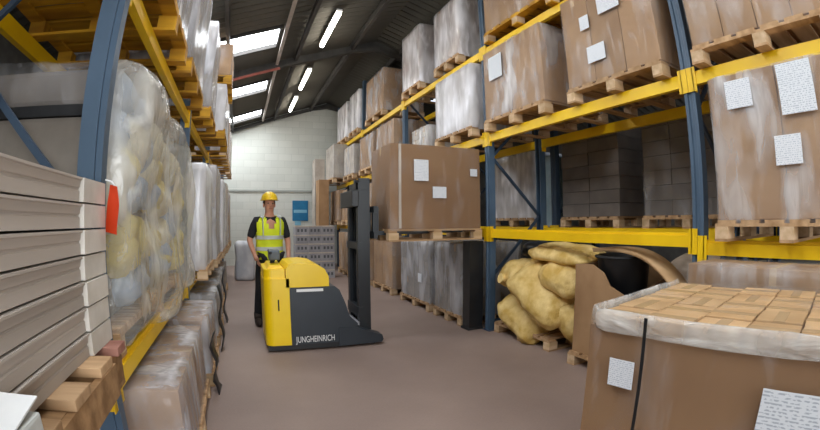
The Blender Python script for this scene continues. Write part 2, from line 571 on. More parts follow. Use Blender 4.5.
# ------------------------------------------------------------------ racks
def c_post(x0, x1, y, z1, w=.1):
    """omega-section upright, ribbed face"""
    h = w / 2
    prof = [(x0, y - h), (x0, y - h * .45), (x0 + .012, y - h * .3), (x0 + .012, y + h * .3), (x0, y + h * .45), (x0, y + h), (x1, y + h), (x1, y + h * .7), (x0 + .03, y + h * .7), (x0 + .03, y - h * .7), (x1, y - h * .7), (x1, y - h)]
    if x1 < x0: pass
    return MB().prism(prof, 0, z1, axis='z')

def frame(xf, xr, y, ztop, label, group, m=blue, par=0):
    """xf front (aisle) face, xr rear face"""
    d = 1 if xr > xf else -1
    t = thing('rack_upright_frame', label, 'rack frame', ((xf + xr) / 2, y, 0), group)
    c_post(xf, xf + d * .08, y, ztop).build('post', m, t)
    c_post(xr, xr - d * .08, y, ztop).build('post', m, t)
    zs = [.7 + .75 * i for i in range(int((ztop - .7) / .75) + 1)]
    a, b = xf + d * .07, xr - d * .07
    for i in range(len(zs) - 1):
        p, q = (a, b) if (i + par) % 2 else (b, a)
        MB().bar((p, y, zs[i]), (q, y, zs[i + 1]), .025, .035).build('brace', blue_dark, t)
    MB().bar((a, y, .12), (b, y, .12), .03, .03).build('brace', blue_dark, t)
    for x in (xf + d * .05, xr - d * .05):
        MB().box(x - .08, x + .08, y - .08, y + .08, 0, .008).build('foot_plate', blue_dark, t)
    return t

def beam(x, d, y0, y1, zt, label, group, h=.108):
    """x face towards the aisle, d = direction into the rack; spans between posts"""
    t = thing('pallet_beam', label, 'rack beam', (x + d * .025, (y0 + y1) / 2, zt - h), group)
    a, b = y0 + .052, y1 - .052
    prof = [(x, zt - h), (x + d * .05, zt - h), (x + d * .05, zt), (x + d * .018, zt), (x + d * .018, zt - .022), (x, zt - .022)]
    MB().prism(prof, a, b).build('rail', yellow, t)
    for yy, s in ((a, 1), (b, -1)):
        mb = MB()
        mb.box(x - d * .006, x - d * .001, yy - s * .05, yy + s * .03, zt - h - .05, zt + .03)
        mb.box(x - d * .006, x + d * .045, yy - s * .002, yy + s * .006, zt - h - .05, zt + .03)
        mb.build('end_connector', yellow, t)
    return t

RXF, RXR = 2.91, 3.82
RY = [-1.24, 1.58, 4.46, 7.3, 10.1, 12.9]
RL = [1.295, 2.49, 3.66]
LXF, LXR = -.62, -1.55
LY = [-1.1, 1.78, 4.6, 7.4, 10.2, 13.0]
LL = [.76, 2.545]
ordn = ['first', 'second', 'third', 'fourth', 'fifth', 'sixth']
plab = {1: 'tall blue rack upright on the right, nearest the camera', 2: 'blue rack upright beside the yellow sacks, with the lifted carton load next to it',
        3: 'rack upright on the right just beyond the lifted carton load', 4: 'rack upright on the right rising behind the truck mast', 5: 'rack upright ending the right rack by the far wall',
        0: 'rack upright at the near end of the right rack, out of view'}
for i, y in enumerate(RY):
    frame(RXF, RXR, y, 5.0 if i else 4.0, plab[i], 'right rack upright frames', blue, 1)
llab = {1: 'blue rack upright on the left, behind the stack of taupe boards', 0: 'rack upright at the near end of the left rack, out of view', 2: 'left rack upright after the cloudy wrapped bundle',
        3: 'left rack upright between the third and fourth bays', 4: 'left rack upright between the fourth and fifth bays', 5: 'left rack upright by the far wall'}
for i, y in enumerate(LY):
    frame(LXF - .02, LXR, y, 3.6, llab[i], 'left rack upright frames')
bay_r = ['the bay nearest the camera', 'the bay of the yellow sacks', 'the bay beside the lifted carton', 'the bay behind the truck mast', 'the bay by the far wall']
lev_r = ['lower', 'middle', 'top']
for b in range(5):
    for l, zt in enumerate(RL):
        if b == 0 and l == 2: continue
        z = zt - (.05 if (b == 0 and l == 0) else 0)
        beam(RXF - .005, 1, RY[b], RY[b + 1], z, f'yellow front beam, {lev_r[l]} level, right rack, {bay_r[b]}', 'yellow beams of the right rack')
        beam(RXR + .005, -1, RY[b], RY[b + 1], z, f'yellow rear beam, {lev_r[l]} level, right rack, {bay_r[b]}', 'yellow beams of the right rack')
bay_l = ['the bay of taupe boards', 'the bay of the cloudy wrapped bundle', 'the third bay', 'the fourth bay', 'the bay by the far wall']
lev_l = ['lower', 'upper']
for b in range(5):
    for l, zt in enumerate(LL):
        beam(LXF, -1, LY[b], LY[b + 1], zt, f'yellow front beam, {lev_l[l]} level, left rack, {bay_l[b]}', 'yellow beams of the left rack')
        beam(LXR - .005, 1, LY[b], LY[b + 1], zt, f'yellow rear beam, {lev_l[l]} level, left rack, {bay_l[b]}', 'yellow beams of the left rack')

# ------------------------------------------------------------------ pallet loads
BLK = {}
def block_mesh(m):
    if m.name not in BLK:
        me = bpy.data.meshes.new('block')
        bm = bmesh.new()
        bmesh.ops.create_cube(bm, size=1)
        for v in bm.verts: v.co = Vector((v.co.x * .12, v.co.y * .1, v.co.z * .08))
        bm.to_mesh(me); bm.free()
        me.materials.append(m)
        BLK[m.name] = me
    return BLK[m.name]

def pallet(parent, x0, x1, y0, y1, z0, m=wood, mblk=None, top=None, name='pallet'):
    """fork entry along X; deck on three stringers, nine blocks, three skids; 0.14 high"""
    mb = MB()
    n = max(4, int((y1 - y0) / .17))
    w = (y1 - y0) / n
    for i in range(n):
        mb.box(x0, x1, y0 + i * w + w * .12, y0 + (i + 1) * w - w * .12, z0 + .118, z0 + .14)
    for x in (x0, (x0 + x1) / 2 - .05, x1 - .1):
        mb.box(x, x + .1, y0, y1, z0 + .098, z0 + .118)
    for y in (y0, (y0 + y1) / 2 - .05, y1 - .1):
        mb.box(x0, x1, y, y + .1, z0, z0 + .018)
    if parent is None:
        p = mb.build(name, m)
    else:
        p = mb.build(name, m, parent)
    o0 = ORG[p.name]
    for x in (x0 + .061, (x0 + x1) / 2, x1 - .061):
        for y in (y0 + .051, (y0 + y1) / 2, y1 - .051):
            b = bpy.data.objects.new('block', block_mesh(mblk or wood_pale))
            COL.objects.link(b)
            b.parent = p
            b.location = Vector((x, y, z0 + .058)) - o0
    return p

def shell(x0, x1, y0, y1, z0, z1, seg=.09, amp=.012, rad=.03, seed=0., puff=0., open_bottom=True, crush=0.):
    """wrinkled rounded skin around a box"""
    mb = MB()
    c = Vector(((x0 + x1) / 2, (y0 + y1) / 2, (z0 + z1) / 2))
    h = Vector(((x1 - x0) / 2, (y1 - y0) / 2, (z1 - z0) / 2))
    def warp(p):
        q = Vector((min(max(p.x, -h.x + rad), h.x - rad), min(max(p.y, -h.y + rad), h.y - rad), min(max(p.z, -h.z + rad), h.z - rad)))
        d = p - q
        if d.length > 1e-6: d = d.normalized() * rad
        r = q + d
        nrm = d.normalized() if d.length > 1e-6 else Vector((0, 0, 1))
        s = Vector((p.x * 4, p.y * 4, p.z * 2.2)) + Vector((seed, seed * .7, 0))
        a = noise.noise(s) * .6 + noise.noise(s * 2.7) * .4
        b = puff * (1 - (p.x / h.x) ** 4 * 1) * 0 + puff * noise.noise(Vector((p.x * 1.6 + seed, p.y * 1.6, p.z * 1.6)))
        r = r + nrm * (amp * (.6 + a) + b)
        return c + r
    def grid(u, v, w, su, sv, sw):
        nu = max(2, int(2 * h[u] / seg)); nv = max(2, int(2 * h[v] / seg))
        vs = []
        for i in range(nu + 1):
            for j in range(nv + 1):
                p = Vector()
                p[u] = -h[u] + 2 * h[u] * i / nu
                p[v] = -h[v] + 2 * h[v] * j / nv
                p[w] = sw * h[w]
                vs.append(warp(p))
        fs = [(i * (nv + 1) + j, (i + 1) * (nv + 1) + j, (i + 1) * (nv + 1) + j + 1, i * (nv + 1) + j + 1) for i in range(nu) for j in range(nv)]
        mb.add(vs, fs, 0, True)
    for (u, v, w) in ((0, 1, 2), (1, 2, 0), (2, 0, 1)):
        for sg in (-1, 1):
            if open_bottom and w == 2 and sg == -1: continue
            grid(u, v, w, 1, 1, sg)
    return mb

CID = [0]
def carton_mb(x0, x1, y0, y1, z0, z1, taped=True, axis='y', bev=.006):
    mb = MB()
    mb.bevbox(x0, x1, y0, y1, z0, z1, bev)
    if taped:
        if axis == 'y':
            ym = (y0 + y1) / 2
            mb.box(x0 - .0012, x1 + .0012, ym - .024, ym + .024, z1 - .1, z1 + .0012, 1)
        else:
            xm = (x0 + x1) / 2
            mb.box(xm - .024, xm + .024, y0 - .0012, y1 + .0012, z1 - .1, z1 + .0012, 1)
    return mb

def load(label, group, x0, x1, y0, y1, z0, z1, cm=card, film=film_mid, grid=(2, 1, 2), papers=(), pm=wood, ppm=None, aisle=-1, name='pallet_load', has_pallet=True, amp=.008, jag=0., cat='pallet load', gap=.006):
    """a film-wrapped pallet of cartons. aisle=-1: aisle lies towards -x. papers: (y, z, w, h[, 'near']) centre + size on the aisle face"""
    if aisle < 0 and z0 > 1 and x1 == 3.75: x1 = 3.81
    if aisle > 0 and x0 == -1.5 and z0 > .5: x0 = -1.54
    CID[0] += 1
    seed = CID[0] * 3.17
    t = thing(name, label, cat, ((x0 + x1) / 2, (y0 + y1) / 2, z0), group)
    zb = z0
    if has_pallet:
        pallet(t, x0 - .01 * (aisle < 0), x1 + .01 * (aisle > 0), y0, y1, z0, pm, ppm)
        zb = z0 + .141
    ny, nz, nx = grid
    m_ = .012
    X0, X1, Y0, Y1 = x0 + m_, x1 - m_, y0 + m_, y1 - m_
    rnd = random.Random(CID[0])
    for i in range(nx):
        for j in range(ny):
            for k_ in range(nz):
                inner = 0 < i < nx - 1 and 0 < j < ny - 1 and k_ < nz - 1
                if inner: continue
                xa = X0 + (X1 - X0) * i / nx + gap / 2; xb = X0 + (X1 - X0) * (i + 1) / nx - gap / 2
                ya = Y0 + (Y1 - Y0) * j / ny + gap / 2; yb = Y0 + (Y1 - Y0) * (j + 1) / ny - gap / 2
                za = zb + (z1 - zb - .01) * k_ / nz; zc = zb + (z1 - zb - .01) * (k_ + 1) / nz - gap * .5
                if jag:
                    s = rnd.uniform(-jag, jag)
                    if aisle < 0: xa += abs(s)
                    else: xb -= abs(s)
                carton_mb(xa, xb, ya, yb, za, zc, nz < 5).build('carton', [cm, tape], t)
    if film:
        shell(x0 + .004, x1 - .004, y0 + .004, y1 - .004, z0 + (.1 if has_pallet else .005), z1, amp=amp, seed=seed).build('shrink_wrap', film, t)
    for p in papers:
        yy, zz, w, h = p[:4]
        if len(p) > 4 and p[4] == 'near':        # on the face towards -y; yy is x here
            y_ = y0 - .016
            mb = MB().box(yy - w / 2, yy + w / 2, y_ - .002, y_, zz - h / 2, zz + h / 2)
        else:
            xx = x0 - .016 if aisle < 0 else x1 + .016
            mb = MB().box(xx - .001, xx + .001, yy - w / 2, yy + w / 2, zz - h / 2, zz + h / 2)
        mb.build('paper_label', label2 if h > .25 else label1, t)
    return t

GR = 'wrapped pallet loads on the right rack'
GL = 'wrapped pallet loads on the left rack'
GF = 'pallet loads on the floor under the right rack'
z1, z2, z3 = RL
# right rack, lower level
load('big brown wrapped carton load with three white labels, nearest on the lower right shelf', GR, 2.77, 3.75, .28, 1.36, z1 - .05, 2.36, card, film_mid, (2, 1, 2),
     ((.67, 2.17, .25, .32), (.78, 1.80, .19, .18), (1.1, 2.2, .2, .19)), wood, wood_pale, jag=.004)
load('brown wrapped carton load farther along the lower shelf behind the truck mast', GR, 2.75, 3.75, 7.55, 8.65, z1, 2.3, card, film_mid, (2, 1, 2), ((7.9, 2.0, .2, .2),))
load('wrapped brown carton load second behind the mast on the lower shelf', GR, 2.75, 3.75, 8.8, 9.95, z1, 2.25, card, film_mid, (2, 2, 2))
load('brown carton load on the lower shelf of the far bay', GR, 2.7, 3.75, 10.3, 11.4, z1, 2.25, card, film_clear, (2, 1, 2))
load('last brown carton load on the lower shelf against the far wall', GR, 2.65, 3.75, 11.6, 12.7, z1, 2.3, card, film_clear, (2, 1, 2))
# right rack, middle level
load('brown carton load on the middle shelf at the right edge, above the three-label load', GR, 2.8, 3.75, .3, 1.45, z2, 3.65, card, film_clear, (4, 1, 2), ((1.02, 3.25, .24, .16), (.8, 2.95, .2, .1)))
load('brown carton load with three pale labels, middle shelf beside the nearest upright', GR, 2.82, 3.75, 1.74, 2.86, z2, 3.58, card, film_clear, (3, 1, 2), ((2.2, 3.33, .26, .2), (2.52, 3.22, .12, .14), (2.42, 2.88, .22, .16)))
load('wrapped brown carton load with a milky patch on the middle shelf above the sacks', GR, 2.82, 3.75, 3.2, 4.36, z2, 3.53, card, film_mid, (2, 1, 2), ((4.05, 3.25, .28, .3),))
load('white film-wrapped load on the middle shelf above the lifted carton', GR, 2.8, 3.75, 4.62, 5.72, z2, 3.52, card_pale, film_milky, (2, 2, 2))
load('small pale carton load standing deep on the middle shelf beyond the white-wrapped load', GR, 2.9, 3.75, 6.2, 6.9, z2, 3.0, card_pale, film_mid, (2, 2, 1), pm=wood_yellow)
load('brown wrapped load on the middle shelf directly behind the mast top', GR, 2.78, 3.75, 7.5, 8.6, z2, 3.4, card, film_mid, (2, 1, 2))
load('brown wrapped load second behind the mast on the middle shelf', GR, 2.78, 3.75, 8.8, 9.9, z2, 3.4, card, film_mid, (2, 1, 2))
load('pale wrapped load on the middle shelf of the far bay', GR, 2.75, 3.75, 10.35, 11.4, z2, 3.4, card_pale, film_mid, (2, 1, 2))
load('cream wrapped load on the middle shelf against the far wall', GR, 2.5, 3.75, 11.6, 12.75, z2, 3.6, card_pale, film_clear, (2, 1, 2))
# right rack, top level
load('brown carton load on the top shelf above the wrapped load with the milky patch', GR, 2.84, 3.75, 2.95, 4.3, z3, 4.8, card, film_clear, (2, 1, 2), (), wood_yellow)
load('white film-wrapped brown load on the top shelf above the white-wrapped load', GR, 2.84, 3.75, 4.98, 5.8, z3, 4.78, card, film_milky, (2, 1, 2))
load('white film-wrapped load on the top shelf beside the third upright', GR, 2.84, 3.75, 6.35, 7.2, z3, 4.92, card, film_milky, (2, 1, 2))
load('hazy wrapped brown load on the top shelf beyond the third upright', GR, 2.84, 3.75, 8.3, 9.6, z3, 4.76, card, film_mid, (2, 1, 2))
load('pale wrapped load on the top shelf, second from the far end', GR, 2.84, 3.75, 10.25, 11.2, z3, 4.85, card_pale, film_milky, (2, 1, 2))
load('last wrapped load on the top shelf, against the far wall', GR, 2.84, 3.75, 11.5, 12.7, z3, 4.85, card, film_milky, (2, 1, 2))
# right floor
load('grey film-wrapped load on the floor just left of the black guard', GF, 2.71, 3.7, 4.78, 5.62, .0, 1.1, card_grey, film_grey, (2, 3, 2), (), wood)
load('grey film-wrapped floor load with a small white label, farther left of the black guard', GF, 2.71, 3.7, 5.78, 6.98, .0, 1.1, card_grey, film_grey, (2, 3, 2), ((6.1, .5, .14, .14),), wood)
load('brown carton load on the floor right of the mast', GF, 2.7, 3.7, 7.4, 8.55, .0, 1.12, card, film_clear, (2, 1, 2))
load('brown carton load on the floor behind the mast', GF, 2.68, 3.7, 8.75, 9.9, .0, 1.12, card, film_clear, (2, 1, 2))
load('brown carton load on the floor in the far bay', GF, 2.6, 3.7, 10.3, 11.4, .0, 1.12, card, film_clear, (2, 1, 2))
load('long light brown carton load on the floor behind the foreground cartons', GF, 2.48, 2.88, .2, 1.44, .0, 1.13, card, film_clear, (1, 1, 1))
# tall upright cartons leaning by the far wall beyond the rack
for i, (xa, ya, zt, lb) in enumerate(((2.17, 12.0, 2.6, 'tall narrow brown carton standing by the far right rack end'), (2.18, 12.75, 3.3, 'tall pale carton standing in the corner by the far wall'))):
    tag(carton_mb(xa, xa + .3, ya, ya + .5, 0, zt).build('tall_carton', [card if i == 0 else card_pale, tape]), lb, 'carton', 'tall cartons by the far wall')

# back-to-back rack behind the right rack
BX = 4.02
for i, y in ((1, 1.58), (2, 4.46), (3, 7.3)):
    frame(BX, BX + .9, y, 3.2, ['', 'dark upright of the rear rack behind the nearest right upright', 'dark upright of the rear rack seen behind the sacks bay', 'upright of the rear rack hidden behind the lifted carton'][i], 'rear rack upright frames', blue_dark)
for b, (ya, yb) in enumerate(((1.58, 4.46), (4.46, 7.3))):
    beam(BX - .005, 1, ya, yb, z1, ['yellow front beam of the rear rack behind the sacks bay', 'yellow front beam of the rear rack behind the lifted carton'][b], 'beams of the rear rack')
    beam(BX + .905, -1, ya, yb, z1, ['yellow back beam of the rear rack behind the sacks bay', 'yellow back beam of the rear rack behind the lifted carton'][b], 'beams of the rear rack')
GB = 'loads on the rear rack behind the right rack'
load('dark flat cartons stacked on the rear rack, left of the gap in the sacks bay', GB, 4.06, 4.9, 3.3, 4.36, z1, 2.6, card_dark, None, (2, 7, 1), jag=.02)
load('dark flat cartons stacked on the rear rack, right of the gap in the sacks bay', GB, 4.06, 4.9, 1.75, 2.95, z1, 2.6, card_dark, film_clear, (3, 7, 1), jag=.02)
load('pale film-wrapped stack on the rear rack behind the diagonal brace', GB, 4.06, 4.9, 4.95, 6.1, z1, 2.45, card_pale, film_milky, (2, 7, 1), jag=.02)
tag(MB().bevbox(4.04, 4.9, 4.52, 4.78, z1, 2.32, .02).build('foam_board_bundle', mat('ice blue board', '#9fb4bb', '#8da3ab', .6)), 'narrow ice-blue board bundle on the rear rack beside the brace', 'bundle')

# ------------------------------------------------------------------ left rack loads
l1, l2 = LL
# pallet and bearers under the taupe boards
p = pallet(None, -1.54, -.535, .05, 1.68, l1, wood_dirty, wood_dirty)
tag(p, 'brown timber pallet on the lower left beam beneath the taupe boards', 'pallet')
MB().box(-.533, -.505, .02, 1.5, l1 + .02, l1 + .14).build('edge_board', wood_dirty, p)
blab = ['brown timber bearer under the taupe boards, nearest the camera', 'brown timber bearer under the boards, second from the camera', 'brown timber bearer under the boards, third from the camera', 'brown timber bearer under the ends of the taupe boards']
for i, y in enumerate((.80, 1.06, 1.33, 1.57)):
    tag(MB().bevbox(-1.5, -.495 - .006 * i, y, y + .14 - .03 * (i == 3), l1 + .141, l1 + .176, .004).build('timber_bearer', wood if i < 3 else wood_red), blab[i], 'timber', 'bearers under the taupe boards')
nb = 7
zb0, zt0 = l1 + .177, 1.555
nm_lay = ['lowest', 'second lowest', 'third from the bottom', 'middle one', 'third from the top', 'second from the top', 'topmost']
hh = (zt0 - zb0) / nb
for i in range(nb):
    for j, (xa, xb) in enumerate(((-.585, -.89), (-.895, -1.19), (-1.195, -1.49))):
        if j and i < nb - 1: continue
        off = random.uniform(-.004, .004) if j == 0 else 0
        za, zc = zb0 + i * hh, zb0 + (i + 1) * hh - .007
        xo = xa + off
        lp = .007 if j == 0 else 0
        t = thing('taupe_board', f'long taupe profiled board, {nm_lay[i]} of the left stack' + ('' if j == 0 else [', middle of the top layer', ', innermost of the top layer'][j - 1]), 'board', ((xa + xb) / 2, .6, za), 'taupe boards stacked on the left rack')
        # profiled edge: a proud lip, a shallow groove and a lower lip
        prof = [(xb, za), (xo - .004, za), (xo - .004, za + hh * .40), (xo - .009, za + hh * .44), (xo - .009, za + hh * .50), (xo - .004, za + hh * .54), (xo, za + hh * .8), (xo + lp, za + hh * .84), (xo + lp, zc), (xb, zc)]
        MB().prism(prof, -.6, 1.455).build('body', boards, t)
        prof = [(xb, za), (xo + lp * 1.7, za), (xo + lp * 1.7, zc), (xb, zc)]
        MB().prism(prof, 1.46, 1.705).build('end_cap', board_cap, t)
for j, (xa, xb) in enumerate(((-.895, -1.19), (-1.195, -1.49))):
    t = thing('taupe_board_bundle', ['bundle of taupe boards hidden in the middle of the left stack', 'bundle of taupe boards hidden at the back of the left stack'][j], 'board bundle', ((xa + xb) / 2, .6, zb0), 'hidden board bundles of the left stack')
    MB().box(xb, xa, -.6, 1.66, zb0, zt0 - hh - .002).build('body', boards, t)
# red tag
t = thing('red_tag', 'orange-red tag hanging on the end of the taupe board stack', 'tag', (-.53, 1.69, 1.36))
A, B = Vector((-.568, 1.716, 0)), Vector((-.498, 1.664, 0))
nrm = Vector((.6, -.8, 0))
mb = MB()
rows = 9
fr = []
for i in range(rows):
    f = i / (rows - 1)
    z = 1.545 - .185 * f
    c = (A + B) / 2 + nrm * (.008 * math.sin(f * 5) - .004)
    hw = (B - A) * (.28 + .22 * min(1, f * 2.5) - .05 * f)
    sh = (B - A) * (-.12 * f)
    fr.append((c - hw + sh + Vector((0, 0, z)), c + hw + sh + Vector((0, 0, z - .01))))
for (a, b), (c, d) in zip(fr, fr[1:]):
    o_ = nrm * .004
    mb.add([a, b, d, c, a - o_, b - o_, d - o_, c - o_], [(0, 1, 2, 3), (7, 6, 5, 4), (0, 3, 7, 4), (1, 5, 6, 2), (0, 4, 5, 1), (3, 2, 6, 7)])
mb.build('flag', red, t)
MB().tube([(-.53, 1.69, 1.54), (-.545, 1.695, 1.555), (-.575, 1.70, 1.562)], .004, 6).build('string', paper, t)
# pale block with folded paper
t = thing('polystyrene_block', 'pale grey polystyrene block standing at the lower left corner of the boards', 'block', (-.52, .72, l1 + .141))
MB().bevbox(-.575, -.465, .66, .79, l1 + .141, 1.025, .008).build('body', poly, t)
MB().add([(-.57, .67, 1.028), (-.47, .67, 1.028), (-.47, .80, 1.05), (-.57, .80, 1.05), (-.57, .67, 1.032), (-.47, .67, 1.032), (-.47, .80, 1.054), (-.57, .80, 1.054)],
         [(0, 3, 2, 1), (4, 5, 6, 7), (0, 1, 5, 4), (1, 2, 6, 5), (2, 3, 7, 6), (3, 0, 4, 7)]).build('folded_paper', paper, t)

# the cloudy wrapped bundle
t = thing('wrapped_bundle', 'large lumpy bundle in cloudy film on the lower left shelf, beyond the taupe boards', 'wrapped bundle', (-1.0, 3.0, l1), GL)
pallet(t, -1.54, -.63, 1.98, 4.3, l1, wood, wood_pale)
MB().bevbox(-1.48, -.75, 2.02, 4.2, l1 + .141, 1.90, .02).build('board_core', card_grey, t)
MB().box(-1.5, -.72, 2.0, 2.06, 1.90, 1.955).build('batten', blackm, t)
shell(-1.5, -.72, 2.0, 3.3, 1.96, 2.19, seg=.06, amp=.02, rad=.06, seed=9., puff=.05, open_bottom=False).build('film_roll_layer', film_clear, t)
MB().bevbox(-1.46, -.76, 2.04, 3.25, 1.957, 2.15, .03).build('padded_layer', card_dark, t)
rl = random.Random(3)
for i in range(44):
    y = rl.uniform(2.1, 4.25); f = (y - 2.0) / 2.3
    z = rl.uniform(l1 + .27, 2.10 - .25 * f)
    r = rl.uniform(.12, .19) if z > 1.1 else .12
    mm = rl.choice([cream, cream, lemon, lemon, bluewhite]) if z < 1.75 else rl.choice([cream, cream, bluewhite])
    sx = rl.uniform(0, 50)
    MB().ball((-.74, y, z), (.14, r * 1.15, r * .9), 18, 12, 0, lambda d: 1 + .18 * noise.noise(d * 2 + Vector((sx, 0, 0)))).build('padding', mm, t)
shell(-.84, -.53, 2.0, 4.34, l1 + .04, 2.16, seg=.06, amp=.03, rad=.12, seed=4., puff=.12, open_bottom=False).build('loose_film', film_lump, t)

def lload(label, x1, y0, y1, z0, zt, cm, film, grid=(2, 2, 2), **k):
    return load(label, k.pop('group', GL), k.pop('x0', -1.5), x1, y0, y1, z0, zt, cm, film, grid, aisle=1, **k)
lload('milky wrapped load on the lower left shelf after the lumpy bundle', -.42, 4.75, 5.85, l1, 2.05, card_pale, film_milky)
lload('grey wrapped load on the lower left shelf, second after the lumpy bundle', -.38, 6.05, 7.2, l1, 2.2, card_pale, film_grey)
lload('wrapped load on the lower left shelf in the fourth bay', -.36, 7.6, 8.7, l1, 2.15, card_grey, film_milky)
lload('wrapped load on the lower left shelf, far part of the fourth bay', -.34, 8.9, 10.0, l1, 2.2, card_pale, film_mid)
lload('wrapped load on the lower left shelf nearest the far wall', -.34, 10.5, 11.7, l1, 2.1, card, film_mid)
# upper level, undersides of yellow pallets in view
lload('grey film-wrapped load on yellow pallet, upper left shelf above the taupe boards', -.58, .2, 1.35, l2, 3.4, card_grey, film_grey, pm=wood_yellow, ppm=wood_yellow)
lload('grey film-wrapped load on yellow pallet, upper left shelf above the lumpy bundle', -.5, 1.92, 3.1, l2, 3.7, card_grey, film_grey, pm=wood_yellow, ppm=wood_yellow)
lload('grey film-wrapped load on yellow pallet, upper left shelf, far half of that bay', -.48, 3.25, 4.42, l2, 3.75, card_grey, film_grey, pm=wood_yellow, ppm=wood_yellow)
lload('pale wrapped load on the upper left shelf at the start of the third bay', -.42, 4.75, 5.75, l2, 3.75, card_grey, film_grey, pm=wood_yellow, ppm=wood_yellow)
lload('pale wrapped load with another load stacked on it, upper left shelf', -.30, 5.95, 7.2, l2, 3.35, card_pale, film_milky, pm=wood_yellow, ppm=wood_yellow)
lload('brown carton load on yellow pallet stacked over a pale wrapped load, upper left', -.26, 6.0, 7.1, 3.36, 4.0, card, film_clear, pm=wood_yellow, ppm=wood_yellow, grid=(2, 1, 2))
lload('wrapped load on the upper left shelf in the fourth bay', -.34, 7.6, 8.6, l2, 3.7, card_pale, film_milky, pm=wood_yellow)
lload('brown wrapped load on the upper left shelf, far part of the fourth bay', -.34, 8.95, 10.0, l2, 3.6, card, film_mid, pm=wood_yellow)
lload('wrapped load on the upper left shelf nearest the far wall', -.34, 10.5, 11.8, l2, 3.6, card_pale, film_mid)
# floor level
lload('grey-brown film-wrapped load on the floor under the cloudy bundle, nearest the camera', -.36, 2.0, 3.4, 0, .60, card, film_grey, (1, 1, 1), group='loads on the floor under the left rack', amp=.012)
lload('film-wrapped load on the floor under the cloudy bundle, farther half', -.33, 3.55, 4.5, 0, .60, card, film_grey, (1, 1, 1), group='loads on the floor under the left rack', amp=.012)
lload('film-wrapped load on the floor under the left rack in the third bay', -.33, 4.8, 5.9, 0, .60, card_grey, film_grey, group='loads on the floor under the left rack', amp=.02)
lload('film-wrapped load on the floor under the left rack, second in the third bay', -.36, 6.1, 7.2, 0, .60, card_grey, film_mid, group='loads on the floor under the left rack')
lload('film-wrapped load on the floor under the left rack in the fourth bay', -.36, 7.7, 9.0, 0, .60, card_grey, film_mid, group='loads on the floor under the left rack')
# ragged black film hanging off the floor loads
def ragged(y, z0, zt, x, label, seed):
    rr = random.Random(seed)
    mb = MB()
    n = 9
    L_, R_ = [], []
    for i in range(n + 1):
        z = z0 + (zt - z0) * i / n
        cx = x + .02 * math.sin(i * 1.3 + seed)
        wl = rr.uniform(.05, .12)
        wr = rr.uniform(.05, .12)
        L_.append((cx, y - wl, z)); R_.append((cx + .015, y + wr, z))
    vs = L_ + R_ + [(a + .006, b, c) for a, b, c in L_ + R_]
    m_ = n + 1
    fs = []
    for i in range(n):
        fs += [(i, m_ + i, m_ + i + 1, i + 1), (2 * m_ + i, 2 * m_ + i + 1, 3 * m_ + i + 1, 3 * m_ + i), (i, i + 1, 2 * m_ + i + 1, 2 * m_ + i), (m_ + i, 3 * m_ + i, 3 * m_ + i + 1, m_ + i + 1)]
    fs += [(0, 2 * m_, 3 * m_, m_), (n, m_ + n, 3 * m_ + n, 2 * m_ + n)]
    mb.add(vs, fs, 0, True)
    return tag(mb.build('loose_black_film', black), label, 'plastic film', 'loose black film along the left floor')
ragged(3.47, .0, .52, -.30, 'torn black film hanging between the two nearest floor loads on the left', 2)
ragged(4.65, .0, .72, -.29, 'ragged black film at the upright after the cloudy bundle, left floor edge', 5)
ragged(6.0, .0, .75, -.30, 'black film hanging on the left floor loads near the worker', 8)

# ------------------------------------------------------------------ foreground carton load, turned slightly
t = thing('pallet_load', 'large shrink-wrapped load of light brown cartons filling the lower right foreground', 'pallet load', (1.25, 1.16, 0), GF, R(9.5))
LX, LYW = .97, 1.25
pallet(t, 0, LX, -LYW, 0, 0, wood, wood_pale)
zt = 1.035
nx, ny = 5, 6
rr = random.Random(11)
for i in range(nx):
    for j in range(ny):
        w, d = (LX - .03) / nx, (LYW - .03) / ny
        xa, ya = .015 + i * w, -LYW + .015 + j * d
        dz = rr.uniform(-.006, .004)
        g = rr.uniform(.002, .007)
        carton_mb(xa + g, xa + w - g, ya + g, ya + d - g, .80, zt + dz, True, 'x' if (i + j) % 3 else 'y', .004).build('carton', [card_light, tape], t, local=True)
# the tall side cartons below the top layer
for i in range(2):
    for j in range(2):
        carton_mb(.015 + i * .47 + .003, .015 + (i + 1) * .47 - .003, -LYW + .015 + j * .61 + .004, -LYW + .015 + (j + 1) * .61 - .004, .142, .795, False).build('carton', [card_big, tape], t, local=True)
for (xa, xb, y0_, y1_) in ((.004, .012, -LYW + .004, -.004), (LX - .012, LX - .004, -LYW + .004, -.004), (.012, LX - .012, -LYW + .004, -LYW + .012), (.012, LX - .012, -.012, -.004)):
    MB().box(xa, xb, y0_, y1_, .142, .985).build('outer_sleeve', card_big, t, local=True)
shell(0.002, LX - .002, -LYW + .002, -.002, .08, zt + .015, seg=.05, amp=.014, rad=.03, seed=21.).build('shrink_wrap', film_thin, t, local=True)
